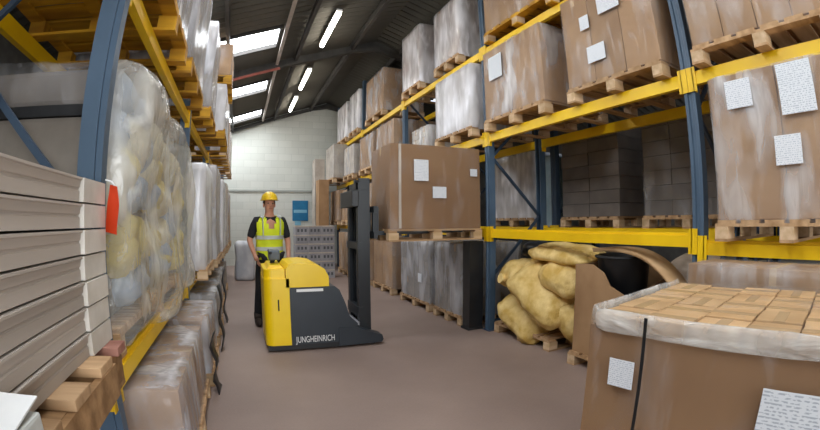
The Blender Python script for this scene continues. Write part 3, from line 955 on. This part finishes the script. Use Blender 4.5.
# bunched film rolled over the top edge
def rope(pts, r, seed):
    mb = MB()
    P, RR = [], []
    n = 40
    for i in range(n + 1):
        f = i / n * (len(pts) - 1)
        a = int(min(f, len(pts) - 2)); u = f - a
        p = Vector(pts[a]).lerp(Vector(pts[a + 1]), u)
        P.append(p + Vector((0, 0, .008 * noise.noise(Vector((f * 4 + seed, 0, 0))))))
        RR.append(r * (1 + .35 * noise.noise(Vector((f * 6 + seed, 3, 0)))))
    vs, ns = [], 12
    for i, p in enumerate(P):
        d = (P[min(i + 1, n)] - P[max(i - 1, 0)]).normalized()
        a = d.cross(Vector((0, 0, 1))).normalized()
        for k_ in range(ns):
            th = 2 * PI * k_ / ns
            vs.append(p + a * math.cos(th) * RR[i] * .32 + Vector((0, 0, 1)) * math.sin(th) * RR[i] * 1.25)
    fs = [(i * ns + k_, i * ns + (k_ + 1) % ns, (i + 1) * ns + (k_ + 1) % ns, (i + 1) * ns + k_) for i in range(n) for k_ in range(ns)]
    return mb.add(vs, fs, 0, True)
rope([(-.012, -LYW, zt - .02), (-.010, -.05, zt - .02), (.05, .010, zt - .02), (LX, .010, zt - .02)], .034, 4.).build('bunched_film', film_fold, t, local=True)
MB().box(-.030, -.026, -.275, -.262, .15, 1.05).build('strap', black, t, local=True)
MB().box(-.024, -.0215, -.235, -.125, .765, .875).build('paper_label', label1, t, local=True)
MB().box(-.026, -.0235, -1.22, -.74, .58, .875).build('paper_label', label2, t, local=True)

# ------------------------------------------------------------------ floor things in the sacks bay
p = pallet(None, 2.95, 3.75, 3.3, 4.36, 0, wood, wood_pale)
tag(p, 'wooden pallet on the floor under the heap of yellow sacks', 'pallet')
def sack(label, c, size, rot, seed, m=sackm, group='yellow woven sacks heaped on the pallet'):
    l, w, h = size
    mb = MB()
    nu, nv = 44, 28
    vs = []
    for j in range(nv + 1):
        t_ = PI * j / nv
        for i in range(nu):
            p_ = 2 * PI * i / nu
            def se(v, e): return math.copysign(abs(v) ** e, v)
            x = se(math.sin(t_), .75) * se(math.cos(p_), .55)
            y = se(math.sin(t_), .75) * se(math.sin(p_), .55)
            z = se(math.cos(t_), .8)
            e = 1 - .38 * (max(abs(x), 0) ** 4)
            q = Vector((x * l / 2, y * w / 2 * (1 + .08 * x * x), z * h / 2 * e))
            s = q * 5 + Vector((seed, seed * 1.3, 0))
            q *= 1 + .12 * noise.noise(s) - .10 * abs(noise.noise(s * 1.7 + Vector((9, 0, 0)))) + .05 * noise.noise(s * 3.4)
            vs.append(q)
    fs = [(j * nu + i, (j + 1) * nu + i, (j + 1) * nu + (i + 1) % nu, j * nu + (i + 1) % nu) for j in range(nv) for i in range(nu)]
    mb.add(vs, fs, 0, True)
    body = mb
    M = Matrix.Translation(Vector(c)) @ Euler([R(a) for a in rot]).to_matrix().to_4x4()
    th = thing('sack', label, 'sack', c, group)
    body.xf(M).build('body', m, th)
    # gathered neck
    nk = MB()
    nk.tube([(l / 2 * .86, 0, 0), (l / 2 * 1.0, 0, .01), (l / 2 * 1.14, 0, .03)], [.055, .028, .06], 10)
    nk.xf(M).build('tied_neck', m, th)
    return th
sack('yellow sack lowest at the front left of the heap, slumped over the pallet edge', (3.04, 3.86, .28), (.74, .46, .30), (48, 30, -82), 1)
sack('largest yellow sack lying across the front middle of the heap', (3.03, 3.52, .60), (.86, .54, .34), (46, 34, -84), 2)
sack('darker yellow sack low at the right of the heap', (3.2, 3.16, .38), (.50, .44, .38), (20, 30, -95), 3)
sack('rounded yellow sack at the upper left of the heap, beside the blue upright', (3.16, 4.08, .76), (.56, .44, .36), (10, 12, 178), 4)
sack('yellow sack at the upper right of the heap', (3.10, 3.24, .83), (.62, .48, .30), (38, 16, -86), 5)
sack('flat yellow sack lying on top of the heap, under the yellow beam', (3.2, 3.36, 1.04), (.92, .5, .19), (8, 4, -88), 6)
sack('yellow sack at the back of the heap', (3.5, 3.8, .52), (.9, .5, .6), (0, 5, 80), 7)
sack('yellow sack wedged in the middle of the heap beneath the upper right one', (3.3, 3.75, .84), (.6, .44, .3), (30, 10, -80), 9)
sack('black sack at the top left of the heap, beside the upright', (3.36, 4.06, 1.03), (.42, .36, .20), (0, 10, 60), 8, black, 'dark bags in the sacks bay')
# brown carton next to the sacks, on its own low pallet
p = pallet(None, 2.86, 3.6, 2.2, 2.92, 0, wood, wood_pale)
tag(p, 'wooden pallet on the floor under the open brown carton beside the sacks', 'pallet')
t = thing('open_carton', 'tall brown carton with torn slanting rim, right of the yellow sacks', 'carton', (3.2, 2.56, .141))
w = .012
MB().prism([(2.22, .141), (2.88, .141), (2.88, .985), (2.66, .995), (2.52, .93), (2.44, .82), (2.22, .74)], 2.88, 2.88 + w, axis='x').build('front_wall', card, t)
MB().prism([(2.22, .141), (2.88, .141), (2.88, .985), (2.5, 1.0), (2.22, .9)], 3.56 - w, 3.56, axis='x').build('rear_wall', card, t)
MB().prism([(2.88 + w, .141), (3.56 - w, .141), (3.56 - w, .98), (2.88 + w, .98)], 2.88 - w, 2.88).build('side_wall', card, t)
MB().prism([(2.88 + w, .141), (3.56 - w, .141), (3.56 - w, .88), (2.88 + w, .74)], 2.22, 2.22 + w).build('side_wall', card, t)
MB().box(2.88 + w, 3.56 - w, 2.22 + w, 2.88 - w, .142, .16).build('bottom', card, t)
t = thing('black_bin', 'black plastic bin standing inside the open brown carton', 'bin', (3.17, 2.52, .17))
mb = MB()
ring = []
for z, r in ((.17, .19), (1.03, .25), (1.05, .265), (1.075, .265), (1.075, .245), (.25, .18)):
    ring.append([(3.17 + r * math.cos(2 * PI * k_ / 24), 2.52 + r * math.sin(2 * PI * k_ / 24), z) for k_ in range(24)])
vs = [v for r_ in ring for v in r_]
fs = [(a * 24 + k_, a * 24 + (k_ + 1) % 24, (a + 1) * 24 + (k_ + 1) % 24, (a + 1) * 24 + k_) for a in range(5) for k_ in range(24)]
mb.add(vs, fs, 0, True)
mb.add(ring[0], [tuple(range(24))]); mb.add(ring[5], [tuple(range(24))])
mb.build('body', black, t)
MB().tube([(3.17 + .268 * math.cos(2 * PI * k_ / 32), 2.52 + .268 * math.sin(2 * PI * k_ / 32), 1.062) for k_ in range(33)], .012, 8, caps=False).build('rim', blackm, t)
# curved strip of cardboard arching over the bin
mb = MB()
pts = []
for i in range(15):
    f = i / 14
    y = 2.74 - .92 * f
    z = 1.135 + .03 * math.sin(f * PI * .8) - .30 * f ** 3.2
    pts.append((y, z))
outer = [(y, z) for y, z in pts]
inner = [(y - .01, z - .035) for y, z in pts]
for i in range(14):
    a, b, c, d = outer[i], outer[i + 1], inner[i + 1], inner[i]
    mb.add([(2.96, *a), (2.96, *b), (2.96, *c), (2.96, *d), (3.22, *a), (3.22, *b), (3.22, *c), (3.22, *d)],
           [(0, 1, 2, 3), (7, 6, 5, 4), (0, 4, 5, 1), (1, 5, 6, 2), (2, 6, 7, 3), (3, 7, 4, 0)], 0, True)
tag(mb.build('cardboard_strip', card_light), 'curved pale cardboard strip arching over the black bin', 'cardboard')
# crumpled film heap behind the foreground load
tag(shell(3.26, 3.74, 1.70, 2.14, 0, 1.04, seg=.06, amp=.03, rad=.12, seed=31., puff=.10, open_bottom=False).build('crumpled_wrapping', mat('dull wrapping', '#a59687', '#857666', .6, scale=(5, 5, 5), bump=.3)), 'heap of crumpled grey-brown wrapping behind the foreground cartons, beside the nearest right upright', 'wrapping')
# black guard beside the upright
t = thing('post_guard', 'tall black column guard on the floor left of the blue upright', 'post guard', (2.75, 4.58, 0))
MB().prism([(2.70, 4.56), (2.90, 4.56), (2.90, 4.58), (2.73, 4.58), (2.73, 4.71), (2.90, 4.71), (2.90, 4.73), (2.70, 4.73)], 0, 1.14, axis='z').build('channel', black, t)
MB().box(2.68, 2.90, 4.55, 4.74, 0, .03).build('base_plate', blackm, t)

# ------------------------------------------------------------------ far end of the aisle
rowl = ['bottom', 'second', 'third', 'fourth', 'fifth', 'top']
coll = ['left', 'middle', 'right']
cw, cd, ch = .32, .45, .215
for r_ in range(6):
    for c_ in range(3):
        xa, ya, za = 1.28 + c_ * (cw + .005), 10.3, r_ * ch
        t = thing('plastic_crate', f'grey plastic crate, {rowl[r_]} row, {coll[c_]} column of the stack behind the truck', 'crate', (xa + cw / 2, ya + cd / 2, za), 'grey plastic crates stacked behind the truck')
        e = .012
        mb = MB()
        mb.box(xa, xa + cw, ya, ya + cd, za, za + e)
        mb.box(xa, xa + cw, ya, ya + e, za + e, za + ch - .03)
        mb.box(xa, xa + cw, ya + cd - e, ya + cd, za + e, za + ch - .03)
        mb.box(xa, xa + e, ya + e, ya + cd - e, za + e, za + ch - .03)
        mb.box(xa + cw - e, xa + cw, ya + e, ya + cd - e, za + e, za + ch - .03)
        mb.build('body', greyp, t)
        MB().box(xa - .002, xa + cw + .002, ya - .006, ya + cd + .004, za + ch - .032, za + ch - .002).build('rim', card_pale, t)
        for q in range(3):
            MB().box(xa + .045 + q * .09, xa + .095 + q * .09, ya - .003, ya + .001, za + .07, za + .14).build('hand_slot', hole, t)
tag(shell(-.2, .24, 10.2, 10.8, 0, .92, seg=.06, amp=.02, rad=.08, seed=41., puff=.05, open_bottom=False).build('wrapped_bale', mat('white film bale', '#d4d6da', '#b4b8c0', .5, scale=(5, 5, 3), bump=.2)), 'white film-wrapped bale on the floor left of the worker', 'bale')
t = thing('wall_sign', 'blue sign with a pale band hanging on the far wall right of the worker', 'sign', (1.86, YF, 1.3))
MB().bevbox(1.62, 2.14, YF - .03, YF - .002, 1.42, 2.08, .006).build('panel', signblue, t)
MB().box(1.66, 2.10, YF - .034, YF - .03, 1.68, 1.78).build('band', signpale, t)
MB().box(1.70, 1.90, YF - .03, YF - .005, 1.28, 1.415).build('lower_tab', signpale, t)

# ------------------------------------------------------------------ the stacker truck, side on, forks into the rack
T0 = Vector((.85, 4.85, 0))
t = thing('stacker_truck', 'yellow and charcoal pedestrian stacker truck parked across the aisle', 'forklift', T0)
ya, yb = 4.45, 5.22
def rounded_block(x0, x1, y0, y1, z0, z1, r, corners, n=6):
    """plan outline with selected rounded corners, extruded in z"""
    pts = []
    for k_, (cx, cy, a0) in enumerate(((x0, y0, 180), (x1, y0, 270), (x1, y1, 0), (x0, y1, 90))):
        if k_ in corners:
            ox = cx + (r if cx == x0 else -r); oy = cy + (r if cy == y0 else -r)
            for i in range(n + 1):
                a = R(a0 + 90 * i / n)
                pts.append((ox + r * math.cos(a), oy + r * math.sin(a)))
        else:
            pts.append((cx, cy))
    return MB().prism(pts, z0, z1, axis='z')
rounded_block(.20, .475, ya, yb, .075, .80, .09, (0, 3)).build('rear_cover', tyellow, t)
mb = rounded_block(.205, .43, ya + .02, yb - .02, .80, .90, .08, (0, 3))
mb.build('rear_deck', tyellow, t)
MB().prism([(.245, .90), (.42, .90), (.40, .935), (.27, .935)], ya + .08, yb - .08).build('control_pod', tyellow, t)
mb = MB().prism([(.44, .705), (.44, .90), (.475, .945), (.54, .96), (.68, .96), (.78, .945), (.86, .895), (.905, .81), (.905, .705)], ya, yb)
mb.build('hood', tyellow, t)
prof = [(.478, .075), (.478, .70), (.97, .70), (1.02, .66), (1.08, .52), (1.13, .36), (1.22, .27), (1.22, .075)]
MB().prism(prof, ya + .004, yb - .004).build('body', char, t)
MB().prism([(.215, .03), (.23, .074), (1.24, .074), (1.24, .02), (.23, .02)], ya + .012, yb - .012).build('skirt', black, t)
# grooves and a small hatch on the yellow cover
MB().box(.345, .36, ya - .004, ya + .002, .46, .58).build('hatch_handle', blackm, t)
for y0_, y1_ in ((ya - .005, ya + .16), (yb - .16, yb + .005)):
    leg = MB().prism([(1.0, .03), (1.0, .235), (1.2, .225), (1.34, .17), (1.50, .115), (1.515, .06), (1.49, .03)], y0_, y1_).build('outrigger', char, t)
    ym = (y0_ + y1_) / 2
    MB().tube([(1.40, ym - .04, .045), (1.40, ym + .04, .045)], .044, 14).build('load_wheel', black, leg)
MB().prism([(1.0, .26), (1.0, .335), (1.06, .34), (1.30, .235), (1.28, .205)], ya + .16, yb - .16).build('mast_foot_cover', greyp, t)
MB().tube([(.42, 4.72, .06), (.42, 4.88, .06)], .058, 16).build('drive_wheel', black, t)
# tiller
tl = MB().bar((.315, 4.86, .90), (.345, 4.86, 1.0), .05, .05).build('tiller', blackm, t)
MB().bevbox(.285, .41, 4.75, 4.97, .97, 1.08, .02).build('tiller_head', tiller_m, tl)
MB().tube([(.30, 4.66, 1.06), (.30, 4.75, 1.05)], .016, 8).build('grip', blackm, tl)
MB().tube([(.30, 4.97, 1.05), (.30, 5.06, 1.06)], .016, 8).build('grip', blackm, tl)
# mast
for y in (4.61, 5.01):
    prof = [(1.28, y), (1.42, y), (1.42, y + .025), (1.31, y + .025), (1.31, y + .055), (1.42, y + .055), (1.42, y + .08), (1.28, y + .08)]
    MB().prism(prof, .12, 1.84, axis='z').build('mast_upright', mastm, t)
    prof = [(1.33, y + .10), (1.45, y + .10), (1.45, y + .16), (1.33, y + .16)] if y < 4.8 else [(1.33, y - .08), (1.45, y - .08), (1.45, y - .02), (1.33, y - .02)]
    MB().prism(prof, .18, 1.90, axis='z').build('inner_mast_upright', mastm, t)
MB().box(1.28, 1.40, 4.60, 5.10, 1.76, 1.84).build('mast_crosshead', mastm, t)
MB().box(1.27, 1.33, 4.60, 5.10, .30, .42).build('mast_crossbar', mastm, t)
MB().box(1.27, 1.33, 4.60, 5.10, 1.08, 1.16).build('mast_crossbar', mastm, t)
MB().bevbox(1.20, 1.278, 4.56, 5.14, 1.56, 1.75, .01).build('mast_guard', black, t)
MB().tube([(1.36, 4.85, .18), (1.36, 4.85, 1.0)], .04, 14).build('lift_cylinder', mastm, t)
MB().tube([(1.36, 4.85, 1.0), (1.36, 4.85, 1.84)], .022, 12).build('lift_rod', steel, t)
for y in (4.80, 4.90):
    MB().box(1.425, 1.435, y - .012, y + .012, .9, 1.83).build('lift_chain', steel, t)
car = MB().box(1.455, 1.50, 4.56, 5.14, 1.20, 1.28).box(1.455, 1.50, 4.56, 5.14, 1.50, 1.57).box(1.455, 1.49, 4.60, 4.66, 1.28, 1.50).box(1.455, 1.49, 5.04, 5.10, 1.28, 1.50)
car.build('fork_carriage', mastm, t)
for y in (4.66, 4.96):
    mb = MB().prism([(1.50, 1.235), (2.66, 1.255), (2.66, 1.27), (1.545, 1.285), (1.545, 1.56), (1.50, 1.56)], y, y + .10)
    mb.build('fork', mastm, t)
def lettering(txt, parent, x0, x1, z0, z1, y, m):
    cu = bpy.data.curves.new('lettering', 'FONT')
    cu.body = txt
    cu.size = 1
    cu.extrude = .02
    ob = bpy.data.objects.new('tmp', cu)
    COL.objects.link(ob)
    dg = bpy.context.evaluated_depsgraph_get()
    me = bpy.data.meshes.new_from_object(ob.evaluated_get(dg))
    bpy.data.objects.remove(ob)
    xs = [v.co.x for v in me.vertices]; zs = [v.co.y for v in me.vertices]
    ax, bx, az, bz = min(xs), max(xs), min(zs), max(zs)
    o0 = ORG[parent.name]
    sh = .0
    for v in me.vertices:
        u = (v.co.x - ax) / (bx - ax); w_ = (v.co.y - az) / (bz - az)
        d = v.co.z
        v.co = Vector((x0 + (x1 - x0) * u, y - (.002 + d * .05), z0 + (z1 - z0) * w_)) - o0
    me.materials.append(m)
    o_ = bpy.data.objects.new('lettering', me)
    COL.objects.link(o_)
    o_.parent = parent
    ORG[o_.name] = o0
    return o_
lettering('JUNGHEINRICH', t, .52, .95, .075, .165, ya + .004, white)
MB().box(.55, .84, ya + .0, ya + .003, .655, .685).build('nameplate', white, t)

# the lifted load on the forks
FZ = 1.165
load('large brown fibreboard container lifted on the truck forks beside the blue upright', None, 1.62, 2.845, 4.5, 5.24, FZ, 2.31, card_big, film_thin, (1, 1, 1),
     ((2.01, 1.99, .185, .25, 'near'), (2.245, 1.735, .18, .135, 'near'), (2.72, 1.99, .10, .09, 'near')), wood, wood_pale, name='lifted_pallet_load', amp=.004)

lt = bpy.data.objects['lifted_pallet_load']
MB().box(1.735, 1.765, 4.4995, 4.511, FZ + .15, 2.29).build('packing_tape', card_pale, lt)

# ------------------------------------------------------------------ the worker
def skin_mesh(nodes, edges, root=0, sub=2):
    """nodes: list of (co, radius)"""
    me = bpy.data.meshes.new('sk')
    me.from_pydata([n[0] for n in nodes], edges, [])
    ob = bpy.data.objects.new('sk', me)
    COL.objects.link(ob)
    md = ob.modifiers.new('s', 'SKIN')
    md.use_smooth_shade = True
    sv = me.skin_vertices[0].data
    for i, n in enumerate(nodes):
        r = n[1]
        sv[i].radius = r if hasattr(r, '__len__') else (r, r)
        sv[i].use_root = (i == root)
    sm = ob.modifiers.new('u', 'SUBSURF')
    sm.levels = sub; sm.render_levels = sub
    dg = bpy.context.evaluated_depsgraph_get()
    out = bpy.data.meshes.new_from_object(ob.evaluated_get(dg))
    bpy.data.objects.remove(ob)
    mb = MB()
    mb.add([v.co.copy() for v in out.vertices], [tuple(p_.vertices) for p_ in out.polygons], 0, True)
    return mb

PC = Vector((.36, 5.80, 0))
person = thing('person', 'worker in yellow hi-vis vest and yellow helmet standing behind the stacker truck', 'person', PC)
RZP = Matrix.Translation(PC) @ Matrix.Rotation(R(8), 4, 'Z')
arms = {-1: [(-.185, .0, 1.405), (-.275, .03, 1.15), (-.225, -.13, .955), (-.205, -.17, .89)],
        1: [(.185, .0, 1.405), (.265, .02, 1.14), (.235, -.12, .94), (.215, -.165, .88)]}
legs = {-1: [(-.10, .0, .90), (-.15, -.03, .49), (-.19, .02, .09)], 1: [(.10, .0, .90), (.125, -.04, .49), (.14, .0, .09)]}
nodes = [((0, 0, .93), (.145, .11)), ((0, .005, 1.12), (.135, .10)), ((0, .0, 1.32), (.165, .105)), ((0, .01, 1.44), (.09, .075)), ((0, -.0, 1.53), .055), ((0, -.012, 1.60), (.072, .085)), ((0, -.005, 1.68), (.076, .092)), ((0, 0, 1.735), (.05, .06))]
edges = [(i, i + 1) for i in range(7)]
def chain(start, pts, rad):
    prev = start
    for p_, r in zip(pts, rad):
        nodes.append((p_, r)); edges.append((prev, len(nodes) - 1)); prev = len(nodes) - 1
    return prev
for s in (-1, 1):
    chain(2, arms[s], (.06, .043, .03, .034))
    a = legs[s]
    e = chain(0, a, (.085, .058, .042))
    chain(e, [(a[2][0] + s * .015, -.10, .045)], (.035,))
mb = skin_mesh(nodes, edges)
# nose, ears, fingers joined into the same body mesh
mb.ball((0, -.105, 1.615), (.014, .02, .022), 10, 8)
for s in (-1, 1): mb.ball((s * .078, .005, 1.62), (.012, .022, .032), 10, 8)
for s in (-1, 1):
    h = Vector(arms[s][3]); d = (Vector(arms[s][3]) - Vector(arms[s][2])).normalized()
    side = Vector((1, 0, 0))
    fw = d.cross(side).normalized()
    for q, ln in enumerate((.072, .082, .078, .062)):
        b = h + fw * (q - 1.5) * .018 + d * .01
        k1 = b + d * ln * .55 - side * s * .008
        k2 = k1 + (d * .7 - side * s * .5).normalized() * ln * .45
        mb.tube([b, b + d * ln * .25, k1, k2], [.0095, .0095, .0085, .007], 8)
    b = h - d * .03 + fw * .028
    mb.tube([b, b + (fw * .6 + d * .7).normalized() * .035, b + (fw * .35 + d).normalized() * .062], [.011, .0105, .008], 8)
mb.xf(RZP).build('body', skin, person)
# shirt
nodes = [((0, 0, .92), (.158, .122)), ((0, .005, 1.12), (.148, .113)), ((0, .0, 1.32), (.178, .118)), ((0, .01, 1.445), (.10, .085))]
edges = [(0, 1), (1, 2), (2, 3)]
for s in (-1, 1):
    a = [Vector(x) for x in arms[s]]
    chain(2, [a[0], a[0].lerp(a[1], .55), a[0].lerp(a[1], .95)], (.073, .062, .056))
skin_mesh(nodes, edges).xf(RZP).build('shirt', shirt, person)
# trousers
nodes = [((0, 0, .95), (.16, .125))]; edges = []
for s in (-1, 1):
    a = [Vector(x) for x in legs[s]]
    chain(0, [a[0], a[1], a[2] + Vector((0, 0, .02))], (.105, .078, .066))
skin_mesh(nodes, edges).xf(RZP).build('trousers', trouser, person)
for s in (-1, 1):
    a = legs[s][2]
    mb = MB().ball((a[0] + s * .012, -.055, .052), (.05, .15, .055), 16, 10, 0, lambda d: 1 if d.z > -.6 else .92)
    mb.tube([(a[0], .015, .05), (a[0], .015, .17)], [.055, .06], 14)
    for v in mb.v: v.z = max(v.z, 0.0)
    mb.xf(RZP).build('boot', boot, person)
# vest: open-necked shell over the torso with armholes
def vest_mb(z0, z1, grow, nz=14, v_neck=True):
    mb = MB()
    na = 48
    vs, ok = [], {}
    def prof(z):
        ks = [(.86, .185, .15), (.95, .18, .145), (1.12, .172, .135), (1.32, .202, .142), (1.40, .20, .13), (1.45, .165, .105), (1.49, .10, .085)]
        for (za, a, b), (zc, c, d) in zip(ks, ks[1:]):
            if z <= zc:
                u = (z - za) / (zc - za)
                return a + (c - a) * u, b + (d - b) * u
        return ks[-1][1:]
    for j in range(nz + 1):
        z = z0 + (z1 - z0) * j / nz
        a, b = prof(z)
        for i in range(na):
            th = 2 * PI * i / na
            vs.append(((a + grow) * math.copysign(abs(math.cos(th)) ** .85, math.cos(th)), .003 + (b + grow) * math.sin(th), z))
    fs = []
    for j in range(nz):
        z = z0 + (z1 - z0) * (j + .5) / nz
        for i in range(na):
            th = 2 * PI * (i + .5) / na
            front = math.sin(th) < 0
            x = abs(math.cos(th)) * prof(z)[0]
            if z > 1.20 and abs(math.cos(th)) > .93 - (z - 1.2) * .5: continue            # armholes
            if front and v_neck and z > 1.27 and x < (z - 1.27) * .36: continue            # V neck
            fs.append((j * na + i, j * na + (i + 1) % na, (j + 1) * na + (i + 1) % na, (j + 1) * na + i))
    return mb.add(vs, fs, 0, True)
ve = vest_mb(.90, 1.485, .012, 26).xf(RZP).build('safety_vest', vest, person)
for z in (1.015, 1.165):
    vest_mb(z, z + .05, .016, 2, False).xf(RZP).build('reflective_band', reflect, ve)
for s in (-1, 1):
    mb = MB()
    n = 10
    pts = [(s * .115, -.155 + .02 * 0, 1.21), (s * .118, -.163, 1.30), (s * .12, -.155, 1.38), (s * .118, -.125, 1.455), (s * .115, -.06, 1.487)]
    for p_, q_ in zip(pts, pts[1:]):
        mb.bar(p_, q_, .05, .008)
    mb.xf(RZP).build('reflective_band', reflect, ve)
# helmet, hair, eyes
mb = MB().ball((0, .0, 1.70), (.112, .128, .105), 24, 14)
for v in mb.v: v.z = max(v.z, 1.685)
for i in range(1): mb.tube([(0, 0, 1.683), (0, 0, 1.693)], [.128, .124], 24)
mb.ball((0, -.115, 1.69), (.085, .065, .010), 18, 6)
mb.xf(RZP).build('helmet', hatm, person)
mb = MB().ball((0, .022, 1.655), (.086, .088, .07), 20, 12)
for v in mb.v:
    if v.y < -.03: v.y = -.03
mb.xf(RZP).build('hair', hairm, person)
for s in (-1, 1):
    MB().ball((s * .032, -.087, 1.642), .0105, 10, 8).xf(RZP).build('eye', eyem, person)
MB().box(-.026, .026, -.0965, -.088, 1.566, 1.574).xf(RZP).build('mouth', mat('lips', '#9a5f52', None, .6), person)

# ------------------------------------------------------------------ camera (wide-angle lens with barrel distortion)
cam = bpy.data.cameras.new('camera')
co = bpy.data.objects.new('camera', cam)
COL.objects.link(co)
cam.type = 'PANO'
cam.sensor_width = 36
cam.sensor_fit = 'HORIZONTAL'
ft = cam if hasattr(cam, 'panorama_type') else cam.cycles
ft.panorama_type = 'FISHEYE_LENS_POLYNOMIAL'
ft.fisheye_fov = R(180)
ft.fisheye_polynomial_k0 = 0
ft.fisheye_polynomial_k1 = -820 / 36 / 424.
ft.fisheye_polynomial_k2 = ft.fisheye_polynomial_k3 = ft.fisheye_polynomial_k4 = 0
cam.clip_start = .02
cam.clip_end = 100
yaw, pit, rol, H = R(22.57), R(.8), R(-.35), 1.4
cy, sy, cp, sp, cr, sr = math.cos(yaw), math.sin(yaw), math.cos(pit), math.sin(pit), math.cos(rol), math.sin(rol)
M3 = Matrix(((cy, 0, sy), (0, 1, 0), (-sy, 0, cy))) @ Matrix(((1, 0, 0), (0, cp, sp), (0, -sp, cp))) @ Matrix(((cr, -sr, 0), (sr, cr, 0), (0, 0, 1)))
def wv(v):
    v = M3 @ Vector(v)
    return Vector((v[0], v[2], v[1]))
ax, ay, az = wv((1, 0, 0)), wv((0, 1, 0)), wv((0, 0, -1))
co.matrix_world = Matrix(((ax.x, ay.x, az.x, 0), (ax.y, ay.y, az.y, 0), (ax.z, ay.z, az.z, H), (0, 0, 0, 1)))
S.camera = co

# ------------------------------------------------------------------ world and view
w = bpy.data.worlds.new('world')
S.world = w
w.use_nodes = True
w.node_tree.nodes['Background'].inputs[0].default_value = (.8, .88, 1, 1)
w.node_tree.nodes['Background'].inputs[1].default_value = 1.
S.view_settings.view_transform = 'Standard'
S.view_settings.look = 'None'
S.view_settings.gamma = 1
S.view_settings.use_curve_mapping = False
S.view_settings.exposure = 0.65
S.cycles.transparent_max_bounces = 24
S.cycles.max_bounces = 10
S.cycles.diffuse_bounces = 5
